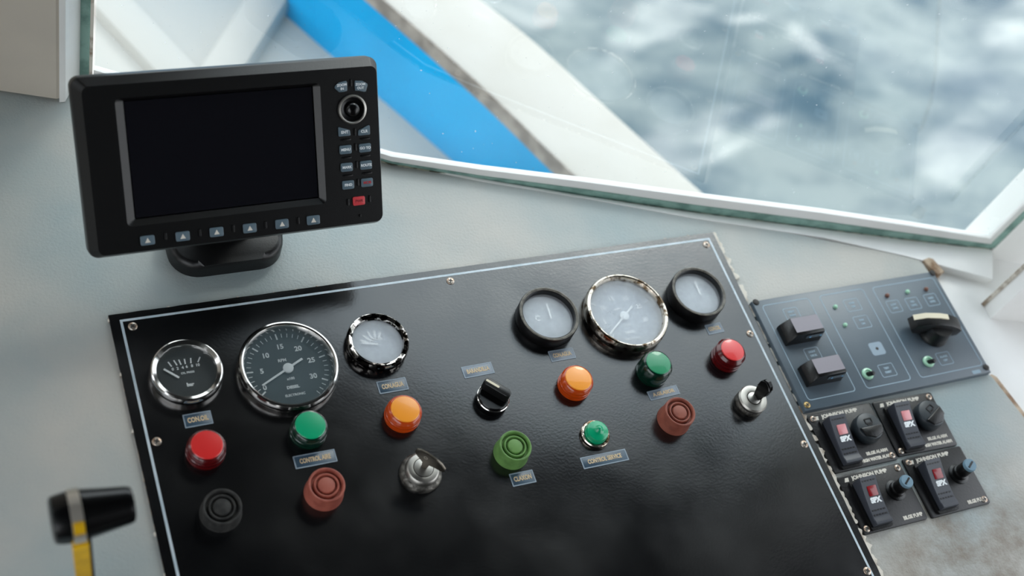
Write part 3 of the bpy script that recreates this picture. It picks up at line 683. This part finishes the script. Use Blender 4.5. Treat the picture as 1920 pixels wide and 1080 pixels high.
# ------------------------------------------------------------------ embossed tape labels
def tape(c4, s, m, lab, chip=False):
    TL, TR, BR, BL = [at(x, y, ZP+.0003) for x, y in c4]
    c = (TL+TR+BR+BL)/4; w = ((TR-TL).length+(BR-BL).length)/2; h = ((TL-BL).length+(TR-BR).length)/2
    d = (TR-TL)+(BR-BL); a = math.atan2(d.y, d.x)
    t = thing('tape_label', lab, 'label', (c.x, c.y, ZP), a, 'embossed tape labels on the black panel')
    obj('strip', prism(rrect(w, h, .0005, 2), 0, .0004, .0001), m, t)
    obj('rim', ringprism(rrect(w, h, .0005, 2), rrect(w-.0022, h-.0022, .0004, 2), .0003, .0005), 'tape_edge', t, smooth=False)
    text('lettering', s, h*.50, 'tape_text', t, (0, 0, .00055), bold=.00025, fitw=w*.74)
tape([(341,778.5),(394,769),(401,794),(348,803)], 'CON.OIL', 'tape_blue', 'blue tape label reading CON.OIL above the left red lamp')
tape([(548,856),(627,841.5),(633,865),(555,880)], 'CONTROL AIRE', 'tape_blue', 'blue tape label reading CONTROL AIRE above the brown rubber button')
tape([(705,716),(759.6,707),(767,730),(712,739.5)], 'CON.AGUA', 'tape_blue', 'blue tape label reading CON.AGUA above the left amber lamp')
tape([(863.5,688.5),(919.5,678.5),(928.5,699),(872,710)], 'BARANDILLA', 'tape_pale', 'faded tape label above the black selector switch')
tape([(1027,659),(1073,651),(1080.5,671),(1034.5,679)], 'CON.AGUA', 'tape_pale', 'faded tape label above the right amber lamp')
tape([(1086,858.5),(1171,841.5),(1180.5,862),(1096,880)], 'CONTROL SERVICE', 'tape_blue', 'long tape label below the small green push button')
tape([(1214,735),(1268,721),(1275,739),(1219,751)], 'A.GLASOR', 'tape_pale', 'faded tape label above the darker brown rubber button')
tape([(1322,610),(1350,604),(1358,622),(1328,628)], 'CON.OIL', 'tape_pale', 'faded tape label above the right red lamp')
tape([(955,888),(998,881),(1006,903),(961,914)], 'CLAXON', 'tape_blue', 'blue tape label reading CLAXON below the olive green button')

# ------------------------------------------------------------------ grey instrument unit on the right
UX0, UX1, UY0, UY1, UZ = .6108, .8519, -.2115, -.083, .007
un = thing('switch_unit', 'blue grey heater control unit right of the black panel with printed frames and knob', 'control unit', (0,0,0))
obj('faceplate', prism([(UX0,UY0),(UX1,UY0),(UX1,UY1),(UX0,UY1)], .0005, UZ, .0008), 'unit_grey', un)
def uq(c4, z=UZ): return [at(x, y, z) for x, y in c4]
def uframe(c4, r=.004, w=.0009, name='printed_frame', z=UZ, parent=None):
    P = uq(c4); c = sum(P, Vector())/4; wd = ((P[1]-P[0]).length+(P[2]-P[3]).length)/2; ht = ((P[0]-P[3]).length+(P[1]-P[2]).length)/2
    o = obj(name, ringprism(rrect(wd, ht, r, 4), rrect(wd-2*w, ht-2*w, max(r-w, .0003), 4), z, z+.0001), 'unit_print', un, (c.x, c.y, 0), smooth=False)
    return o
uframe([(1429,573),(1515,558),(1607,734),(1514,751)])
uframe([(1535,553.6),(1619,541),(1708,712),(1625,730)])
uframe([(1635,538),(1751,520),(1842,685.5),(1725,709)])
def ulabel(px, w=.0165, h=.0135, lines=('AAA','AAAA')):
    p = at(*px, UZ)
    o = obj('printed_box', ringprism(rrect(w, h, .002, 3), rrect(w-.0014, h-.0014, .0014, 3), UZ, UZ+.0001), 'unit_print', un, (p.x, p.y, 0), smooth=False)
    text('lettering', lines[0], .0030, 'unit_print', o, (0, .0022, UZ+.0001), bold=.0002); text('lettering', lines[1], .0030, 'unit_print', o, (0, -.0022, UZ+.0001), bold=.0002)
ulabel((1485,588), .018, .014, ('LIGHT', 'MAIN')); ulabel((1598.6,571.7), .019, .015, ('PUMP', 'ON')); ulabel((1617,603.6), .019, .015, ('FAN', 'ON'))
ulabel((1664,694), .019, .015, ('TEST', 'RESET')); ulabel((1677,574.5), .017, .015, ('LOW', 'LEVEL')); ulabel((1712.5,569), .017, .015, ('MID', 'LEVEL')); ulabel((1747,562), .017, .015, ('HIGH', 'LEVEL'))
ulabel((1771,672), .018, .015, ('ALARM', 'OFF')); ulabel((1524,663), .018, .014, ('LIGHT', 'DECK'))
for px, m in (((1566.7,575),'led_green'), ((1585,609),'led_green'), ((1664,553.6),'led_brown'), ((1702,546.7),'led_green'), ((1737,541.7),'led_brown')):
    p = at(*px, UZ+.001); obj('led', lathe([(.0024,0), (.0024,.0012), (.0018,.0024), (.0008,.0029), (0,.003)], 24), m, un, (p.x, p.y, UZ))
p = at(1644.5, 653.6, UZ); o = obj('printed_patch', prism(rrect(.017, .015, .003), UZ, UZ+.0001), 'unit_patch', un, (p.x, p.y, 0)); obj('hole', lathe([(.0018,UZ+.0002), (0,UZ+.0002)], 20), 'screw_dark', o)
for px in ((1627,701), (1741,678)):
    p = at(*px, UZ+.001); o = obj('toggle_switch', lathe([(.0062,0), (.0065,.0008), (.0060,.0024), (.0042,.0028), (.0040,.0014), (0,.0014)], 32), 'led_green', un, (p.x, p.y, UZ)); o['label'] = 'small black toggle in a pale green collar'
    b = lathe([(.0024,.001), (.0024,.009), (.0018,.0105), (0,.0108)], 24); bmesh.ops.rotate(b, cent=(0,0,0), matrix=Matrix.Rotation(math.radians(22), 3, 'X'), verts=b.verts)
    obj('lever', b, 'switch_black', o)
for px in ((1418,565.6), (1749,511), (1514,758.6), (1850,688)):
    p = at(*px, UZ+.001); screw(un, (p.x, p.y, UZ-.0001), .0044, 'brass' if px[0] in (1514,) else 'screw_dark').scale = (.82, .82, 1)
# two chunky rockers
for c4 in ([(1473.6,597),(1537,588),(1553,616),(1489,629)], [(1514,675),(1576,664),(1593,691),(1531,706)]):
    zt = UZ+.0165; P = [at(x, y, zt) for x, y in c4]; c = sum(P, Vector())/4; w = .036; h = .018
    o = thing('x', '', ''); bpy.data.objects.remove(o)
    bm = bmesh.new(); H = .0165
    # body: sloped left end, front face leaning
    secs = [(-.0275, .0, .0055), (-.0175, 0, H), (.0175, 0, H), (.0190, 0, H*.5), (.0190, 0, 0)]
    prof = [(-.0245,0), (-.0240,.0060), (-.0165,H), (.0165,H), (.0178,H-.001), (.0185,0)]
    for y_ in (-.0105, .0095):
        for (x_, z_) in prof: bm.verts.new((x_, y_-(.002 if (y_ < 0 and z_ < H*.7) else 0), z_))
    bm.verts.ensure_lookup_table(); k = len(prof); V = bm.verts
    bm.faces.new([V[i] for i in range(k)]); bm.faces.new([V[k+i] for i in reversed(range(k))])
    for i in range(k): bm.faces.new((V[i], V[(i+1) % k], V[k+(i+1) % k], V[k+i]))
    bmesh.ops.bevel(bm, geom=list(bm.edges), offset=.0006, segments=1, affect='EDGES')
    r_ = obj('rocker_switch', bm, 'switch_black', un, (c.x, c.y, UZ)); r_['label'] = 'chunky black rocker switch'
    obj('rocker_lit_top', prism(rrect(.033, .0165, .0008), H, H+.0004), 'rocker_lit_tone', r_, (0, .0006, 0))  # thin pale plate puts the grey light on the rocker's top
    st = obj('indicator_strip', box(.0195, .0004, .0042, (0,0,0), .0001), 'unit_grey', r_, (.0060, -.0121, H-.0075), (math.radians(-6),0,0))
    for xx in (.0005, .0135): obj('indicator_dot', box(.0018, .0004, .0016, (0,0,0)), 'led_blue', r_, (xx, -.0125, H-.0062))
# big pointer knob
p = at(1752, 622, UZ+.004); kb = obj('rotary_knob', lathe([(.0165,0), (.0170,.001), (.0162,.004), (.0150,.006), (.0146,.013), (.0134,.0170), (0,.0176)], 56), 'switch_black', un, (p.x, p.y, UZ)); kb['label'] = 'large black pointer knob with cream edge'
q0 = at(1716, 598, UZ+.022); q1 = at(1806, 606, UZ+.022); d = q1-q0; an = math.atan2(d.y, d.x); L = d.length; mm = (q0+q1)/2-Vector((p.x, p.y, 0))
side = [(-L/2, .010), (-L*.44, .0185), (-L*.25, .0235), (0, .0250), (L*.22, .0240), (L*.40, .0210), (L/2, .0170), (L/2-.001, .0085), (L*.40, .0050), (L*.24, .0090), (L*.12, .004), (-L*.40, .004)]
bm = prism(side, -.0078, .0066, .0012); bmesh.ops.rotate(bm, cent=(0,0,0), matrix=Matrix.Rotation(PI/2, 3, 'X'), verts=bm.verts)
obj('pointer_grip', bm, 'switch_black', kb, (mm.x, mm.y, 0), (0,0,an))
cr = [(-L*.46, .0175), (-L*.25, .0232), (0, .0247), (L*.18, .0241), (L*.18, .0254), (0, .0262), (-L*.27, .0246), (-L*.48, .0186)]
bm = prism(cr, -.0072, -.0012); bmesh.ops.rotate(bm, cent=(0,0,0), matrix=Matrix.Rotation(PI/2, 3, 'X'), verts=bm.verts)
obj('pointer_stripe', bm, 'cream', kb, (mm.x, mm.y, 0), (0,0,an))
p = at(1831, 697, UZ); obj('printed_patch', prism(rrect(.011, .004, .0005), UZ, UZ+.0001), 'unit_print', un, (p.x, p.y, 0))

# ------------------------------------------------------------------ four bilge switch plates
def pump_plate(c4, lab, buzzer, capang, pale, shades):
    ZB = .0025
    P = [at(x, y, ZB) for x, y in c4]; c = sum(P, Vector())/4; w = ((P[1]-P[0]).length+(P[2]-P[3]).length)/2; h = ((P[0]-P[3]).length+(P[1]-P[2]).length)/2
    d = (P[1]-P[0])+(P[2]-P[3]); a = math.atan2(d.y, d.x)
    t = thing('switch_plate', lab, 'switch panel', (c.x, c.y, .0002), a, 'black bilge switch plates below the blue grey unit')
    obj('plate', prism(rrect(w, h, .002, 3), 0, .0023, .0005), 'plate_black', t)
    for sx, sy in shades: screw(t, (sx*(w/2-.0055), sy*(h/2-.005), .0022), .0034)
    # rocker: frame and curved paddle
    rx = -w*.22; fr = obj('switch_frame', ringprism(rrect(.0255, h*.84, .002, 3), rrect(.0205, h*.76, .001, 3), .0022, .0050), 'switch_black', t, (rx, -h*.055, 0))
    fr2 = fr
    L = h*.75; wd = .0200; bm = bmesh.new(); K = 14; prev = None
    for i in range(K+1):
        u = i/K; y = L/2-L*u; z = .0100+.0075*(1-u)**2+.0030*(u**2)*0+ (.0012 if u > .9 else 0)
        q = [bm.verts.new(v) for v in ((-wd/2, y, .003), (-wd/2, y, z-.0006), (-wd/2+.0008, y, z), (wd/2-.0008, y, z), (wd/2, y, z-.0006), (wd/2, y, .003))]
        if prev:
            for kx in range(6): bm.faces.new((prev[kx], prev[(kx+1) % 6], q[(kx+1) % 6], q[kx]))
        else: bm.faces.new(q)
        prev = q
    bm.faces.new(list(reversed(prev)))
    rk = obj('rocker', bm, 'rocker_sheen', t, (rx, -h*.055, 0))
    def zz(u): return .0100+.0075*(1-u)**2
    def on(u, du=.01): return math.atan2(zz(u-du)-zz(u+du), 2*du*L)
    u = .30; obj('indicator_lens', prism(rrect(.0105, .0100, .0008, 2), 0, .0008, .0002), 'lens_red_pale' if pale else 'lens_red_dark', rk, (.001, L/2-L*u, zz(u)-.0002), (on(u),0,0))
    u = .50; text('lettering', 'SPX', .0068, 'print_white' if not pale else 'key_text', rk, (.001, L/2-L*u, zz(u)+.0002), (on(u),0,0), bold=.0005)
    bm = bmesh.new()
    for u in (.08, .70, .80):
        for k_ in range(5): merge(bm, box(.0022, .0014, .0004), Matrix.Translation((-.0066+k_*.0033, L/2-L*u, zz(u)-.0001)) @ Matrix.Rotation(on(u), 4, 'X'))
    obj('grip_ridge', bm, 'switch_black', rk, smooth=False)['kind'] = 'stuff'
    # printed words
    text('lettering', 'JOHNSON PUMP', .0052, 'print_white', t, (-w*.02, h/2-.0048, .0024), bold=.0003, fitw=w*.56)
    obj('printed_mark', prism([(-.003,-.002), (.002,-.002), (.003,.002), (-.001,.002)], .0023, .0024), 'print_white', t, (-w*.38, h/2-.0052, 0))
    if buzzer:
        text('lettering', 'BILGE ALARM', .0044, 'print_white', t, (w*.24, -h/2+.0118, .0024), bold=.0003, fitw=w*.33)
        text('lettering', 'HIGH WATER ALARM', .0044, 'print_white', t, (w*.20, -h/2+.0055, .0024), bold=.0003, fitw=w*.48)
        bz = obj('buzzer', lathe([(.0150,.002), (.0152,.003), (.0150,.0105), (.0140,.0125), (.0120,.0132), (0,.0135)], 56), 'buzzer', t, (w*.22, .004, 0)); bz['label'] = 'round black alarm buzzer'
        o = obj('sound_slot', ringprism(rrect(.009, .006, .001, 2), rrect(.0068, .0038, .0006, 2), .0133, .0139), 'switch_black', bz, (0, .005, 0), (0,0,capang), smooth=False)
        obj('sound_slot', box(.0060, .0014, .0006, (0,0,0)), 'switch_black', bz, (0, .0012, .0133), (0,0,capang))
        bm = prism([(-.0130,-.001), (.0130,-.001), (.0100,-.0095), (0,-.0132), (-.0100,-.0095)], .0132, .0150, .001)
        obj('horn_lip', bm, 'switch_black', bz, (0, 0, 0), (0,0,capang))
    else:
        text('lettering', 'BILGE PUMP', .0048, 'print_white', t, (w*.30, -h/2+.0058, .0024), bold=.0003, fitw=w*.30)
        fh = obj('fuse_holder', lathe([(.0105,.002), (.0105,.0032), (.0080,.0042), (.0078,.0080), (.0066,.0090), (.0066,.0210), (.0060,.0220)], 40), 'switch_black', t, (w*.24, .004, 0)); fh['label'] = 'black screw-in fuse holder'
        obj('fuse_cap', lathe([(.0066,.0205), (.0068,.0225), (.0062,.0240), (0,.0242)], 40), 'cap_blue', fh)
        obj('slot', box(.0090, .0018, .0004, (0,0,.0241)), 'switch_black', fh, (0,0,0), (0,0,.6))
    return t
pump_plate([(1512,778),(1634,755),(1682.5,860),(1564,889)], 'upper left black bilge alarm plate with buzzer, beside the black panel', True, 0, True, ((-1,1),(1,-1)))
pump_plate([(1636,753),(1744,736),(1797,833),(1685,857)], 'upper right black bilge alarm plate with buzzer, beside bare dashboard', True, .5, True, ((1,1),(-1,-1)))
pump_plate([(1568,893),(1688,868),(1739,971),(1621,1004.5)], 'lower left black bilge pump plate with fuse holder, beside the black panel', False, 0, False, ((1,1),(-1,-1)))
pump_plate([(1692,861),(1802,835.5),(1856,943),(1747,972)], 'lower right black bilge pump plate with fuse holder, beside bare dashboard', False, 0, False, ((-1,1),(1,-1)))

# ------------------------------------------------------------------ chart plotter
E1 = Vector((1, .019, -.013)).normalized(); E2 = Vector((.014, -.664, -.748)).normalized(); E3 = E2.cross(E1).normalized()*-1
E3 = E1.cross(-E2).normalized(); EY = E3.cross(E1).normalized()
MW, MH = .2571, .1484
PTL = Vector((-.024, .115, .186)); MC = PTL+E1*MW/2-EY*MH/2
MM = Matrix.Translation(MC) @ Matrix((E1, EY, E3)).transposed().to_4x4()
mon = thing('chart_plotter', 'black chart plotter with dark screen and grey keys on a pedestal above the black panel', 'display')
mon['label'] = 'black chart plotter with blank screen and grey keys on a pedestal at the upper left'
mon.matrix_world = MM
MMi = MM.inverted()
def mp(x, y, h=0):
    """pixel of the photograph -> point of the plotter's front, h above it"""
    v = MMi.to_3x3() @ ray(x, y); o = MMi @ CAM; return o+v*((h-o.z)/v.z)
def mz(x, y, h=0): return mp(120+x/2.634, 90+y/2.634, h)
DEP = .040
bm = bmesh.new()
def ringv(w, h, r, z, dx=0, dy=0): return [bm.verts.new((x+dx, y+dy, z)) for x, y in rrect(w, h, r, 6)]
rings = [ringv(MW-.02, MH-.02, .010, -DEP), ringv(MW-.006, MH-.006, .010, -.030), ringv(MW, MH, .0085, -.018), ringv(MW, MH, .0085, -.0085), ringv(MW-.0012, MH-.0012, .008, -.0066)]
# front face with a chamfer wider on the top and left
rings.append(ringv(MW-.0105, MH-.0105, .006, 0, .0018, -.0018))
st = [mp(*q, 0) for q in ((211,189), (601,152), (611,382), (243,425))]
# recess round the screen
rc = sum(st, Vector())/4; rw = ((st[1]-st[0]).length+(st[2]-st[3]).length)/2; rh = ((st[0]-st[3]).length+(st[1]-st[2]).length)/2
rings.append(ringv(rw, rh, .004, 0, rc.x, rc.y))
gs = [mp(*q, -.004) for q in ((232.8,191.7), (583,162), (597.6,369), (254.8,409))]
gc = sum(gs, Vector())/4; gw = ((gs[1]-gs[0]).length+(gs[2]-gs[3]).length)/2; gh = ((gs[0]-gs[3]).length+(gs[1]-gs[2]).length)/2
rings.append(ringv(gw+.002, gh+.002, .0012, -.004, gc.x, gc.y)); rings.append(ringv(gw+.002, gh+.002, .0012, -.008, gc.x, gc.y))
bm.faces.new(list(reversed(rings[0])))
for a, b in zip(rings, rings[1:]):
    n_ = len(a)
    for i in range(n_): bm.faces.new((a[i], a[(i+1) % n_], b[(i+1) % n_], b[i]))
bm.faces.new(rings[-1])
obj('housing', bm, 'monitor_black', mon, sharp=9)
obj('screen', prism(rrect(gw, gh, .0006, 2, gc.x, gc.y), -.0078, -.0046, 0), 'screen_black', mon, smooth=False)
def kkey(px, w, h, s, m='key_grey', tm='key_text', pts=None, fs=.0040, rot=0):
    p = mz(*px, .0008); o = obj('key', prism(pts or rrect(w, h, .0013, 4), 0, .0014, .0004), m, mon, (p.x, p.y, -.0001), (0,0,rot))
    if s: 
        for i, L_ in enumerate(s.split('\n')):
            nL = len(s.split('\n')); text('lettering', L_, fs, tm, o, (0, (nL-1)*.0016-i*.0032, .00145), (0,0,0), .0001)
    return o
KW, KH = .0108, .0076
for q in ((413,950), (587,930), (754,909), (918,890), (1077,869), (1232,850)):
    o = kkey(q, .0116, .0080, '', rot=0)
    b = prism([(-.0023,-.0019), (.0023,-.0019), (0,.0023)], .0013, .00145); obj('arrow', b, 'print_white', o, smooth=False)
zi = kkey((1372,192), 0, 0, 'ZOOM\nIN', pts=[(-.0060,.0012), (-.0020,.0040), (.0044,.0046), (.0052,.0030), (.0044,-.0040), (.0010,-.0044), (-.0030,-.0042), (-.0064,-.0002)], fs=.0029, rot=.06)
zo = kkey((1463,188), 0, 0, 'ZOOM\nOUT', pts=[(-.0044,.0048), (-.0050,.0030), (-.0046,-.0036), (-.0010,-.0040), (.0034,-.0052), (.0050,-.0048), (.0066,.0002), (.0064,.0018), (.0020,.0044)], fs=.0029, rot=-.02)
kkey((1385,416), 0, 0, 'ENT', pts=[(-.0054,.0042), (-.0048,.0048), (-.0030,.0044), (.0010,.0026), (.0050,.0016), (.0054,-.0028), (.0048,-.0034), (-.0048,-.0034), (-.0054,-.0028)], fs=.0034)
kkey((1482,411), 0, 0, 'CLR', pts=[(.0054,.0042), (.0048,.0048), (.0030,.0044), (-.0010,.0026), (-.0050,.0012), (-.0054,-.0028), (-.0048,-.0034), (.0048,-.0034), (.0054,-.0028)], fs=.0034)
for q, s_ in (((1391,502),'MENU'), ((1487,493),'GO TO'), ((1397,589),'MARK'), ((1492,578),'ROUTE'), ((1404,676),'FIND')): kkey(q, KW, KH, s_, fs=.0031)
kkey((1497,664), KW, KH, 'MOB', tm='text_red', fs=.0034)
kkey((1457,755), .0110, .0078, 'PWR', m='key_red', tm='text_dark', fs=.0034)['label'] = 'red power key'
def nub(q, w, h):
    p = mz(*q, .0005); obj('ridge', prism(rrect(w, h, min(w, h)*.4, 3), 0, .0012, .0003), 'monitor_black', mon, (p.x, p.y, -.0001))
for q in ((503,930), (672,912), (838,892), (997,874), (1158,853), (1417,172), (1437,415), (1440,490), (1446,577), (1452,664), (1404,762), (1510,745)): nub(q, .0016, .0062)
for q in ((1393,453), (1487,448), (1397,542), (1490,532), (1403,630), (1498,618)): nub(q, .0085, .0017)
nub((1463,828), .0016, .0026)
for i in range(3): 
    p = mz(228+i*38, 965, 0); obj('ridge', prism([(-.003,.0012), (-.0022,.0016), (.003,-.0012), (.0022,-.0016)], 0, .0003), 'monitor_black', mon, (p.x, p.y, 0))
p = mz(1425, 303, .001)
pad = obj('cursor_pad', lathe([(.0128,-.0005), (.0130,.0010), (.0124,.0022), (.0116,.0025), (.0108,.0020), (.0104,.0006)], 64), 'steel', mon, (p.x, p.y, 0)); pad['label'] = 'silver ringed round cursor pad'
obj('pad_disc', lathe([(.0106,.0002), (.0100,.0008), (.0064,.0002)], 56), 'black_gloss', pad)
obj('pad_knob', lathe([(.0064,.0001), (.0063,.0018), (.0058,.0032), (.0048,.0043), (.0034,.0051), (.0018,.0055), (0,.0056)], 48), 'black_gloss', pad)
# pedestal: foot on the dash and swivel neck behind the housing
ft = at(425, 470, .006)
Mi3 = MMi.to_3x3()
def wchild(name, bm, m, label=None):
    bmesh.ops.transform(bm, matrix=MMi, verts=bm.verts); o = obj(name, bm, m, mon)
    if label: o['label'] = label
    return o
fcx, fcy = ft.x, ft.y+.012
b = prism(rrect(.104, .066, .026, 8), 0, .018, .006, 3); bmesh.ops.translate(b, vec=(fcx, fcy, .0002), verts=b.verts); wchild('pedestal_foot', b, 'black_plastic')
bk = MM @ Vector((0, -.012, -DEP+.004))
b = bmesh.new(); lo = Vector((fcx, fcy, .015)); hi = bk; dx = Vector((1,0,0)); n_ = 8; prev = None
for i in range(n_+1):
    t_ = i/n_; c_ = lerp(lo, hi, t_)+Vector((0, .006*math.sin(PI*t_), 0)); wv = lerp(.032, .026, t_); q = []
    for k_ in range(16):
        a_ = 2*PI*k_/16; q.append(b.verts.new(c_+Vector((math.cos(a_)*wv, math.sin(a_)*.013, -math.sin(a_)*.006*t_))))
    if prev:
        for k_ in range(16): b.faces.new((prev[k_], prev[(k_+1) % 16], q[(k_+1) % 16], q[k_]))
    else: b.faces.new(q)
    prev = q
b.faces.new(list(reversed(prev))); wchild('pedestal_neck', b, 'black_plastic')

# ------------------------------------------------------------------ throttle lever
LZ = .15
l0 = at(95, 977, LZ); l1 = at(250, 945, LZ); ax = (l1-l0); LL = ax.length; ax.normalize()
lv = thing('control_lever', 'black tapered lever grip with metal band on a yellow stem at the lower left', 'lever', (at(150,1000,LZ).x, at(150,1000,LZ).y, 0))
def along(b): 
    q = ax.to_track_quat('Z', 'X').to_matrix().to_4x4(); bmesh.ops.transform(b, matrix=Matrix.Translation(l0-lv.location) @ q, verts=b.verts); return b
g_ = along(lathe([(0,.0004), (.0135,0), (.0157,.0012), (.0166,.005), (.0175,.013), (.0175,.020), (.0170,LL*.4), (.0128,LL-.0035), (.0118,LL-.0008), (.0100,LL), (0,LL)], 56))
obj('grip', g_, 'black_gloss', lv)
gb = along(lathe([(.0174,LL*.215), (.0186,LL*.22), (.0186,LL*.36), (.0172,LL*.365)], 56)); obj('band', gb, 'band_metal', lv)
bc = l0+ax*(LL*.29)-lv.location; bot = at(168, 1185, 0)-lv.location
sd = (Vector((bot.x, bot.y, 0))-bc); cn_ = Vector((ax.x, ax.y, 0)).normalized(); fn = Vector((cn_.y, -cn_.x, 0))
def bar(p0, p1, w, th):
    b = bmesh.new(); st_ = []
    for p_ in (p0, p1):
        st_.append([b.verts.new(p_+cn_*(w/2*sx)+fn*(th/2*sy)) for sx, sy in ((-1,-1), (1,-1), (1,1), (-1,1))])
    for i in range(4): b.faces.new((st_[0][i], st_[0][(i+1) % 4], st_[1][(i+1) % 4], st_[1][i]))
    b.faces.new(st_[0]); b.faces.new(list(reversed(st_[1])))
    bmesh.ops.bevel(b, geom=list(b.edges), offset=.0006, segments=2, affect='EDGES'); return b
dn = sd.normalized()
def arc(s0, s1, r0, r1, t0, t1, n_=10):
    b = bmesh.new(); prev = None
    for i in range(n_+1):
        th_ = math.radians(lerp(t0, t1, i/n_)); dr = Vector((0,0,1))*math.cos(th_)+fn*math.sin(th_)
        q = [b.verts.new(l0-lv.location+ax*s_+dr*r_) for s_, r_ in ((s0, r0), (s0, r1), (s1, r1), (s1, r0))]
        if prev:
            for k_ in range(4): b.faces.new((prev[k_], prev[(k_+1) % 4], q[(k_+1) % 4], q[k_]))
        else: b.faces.new(q)
        prev = q
    b.faces.new(list(reversed(prev))); return b
obj('clamp_pad', arc(LL*.225, LL*.355, .0180, .0195, 36, 62), 'yellow', lv)
obj('clamp', arc(LL*.215, LL*.365, .0182, .0206, 62, 84), 'band_metal', lv)
st0 = bc+fn*.0190; st1 = Vector((bot.x, bot.y, 0))
obj('stem', bar(st0, st1, .0105, .0055), 'yellow', lv)
obj('stem_edge', bar(st0+cn_*.0062-fn*.001, st1+cn_*.0062-fn*.001, .0018, .0060), 'black_plastic', lv)['label'] = 'dark edge of the yellow stem'
obj('mounting_plate', prism(rrect(.05, .06, .006), 0, .004, .001), 'black_plastic', lv, (bot.x, bot.y, 0))
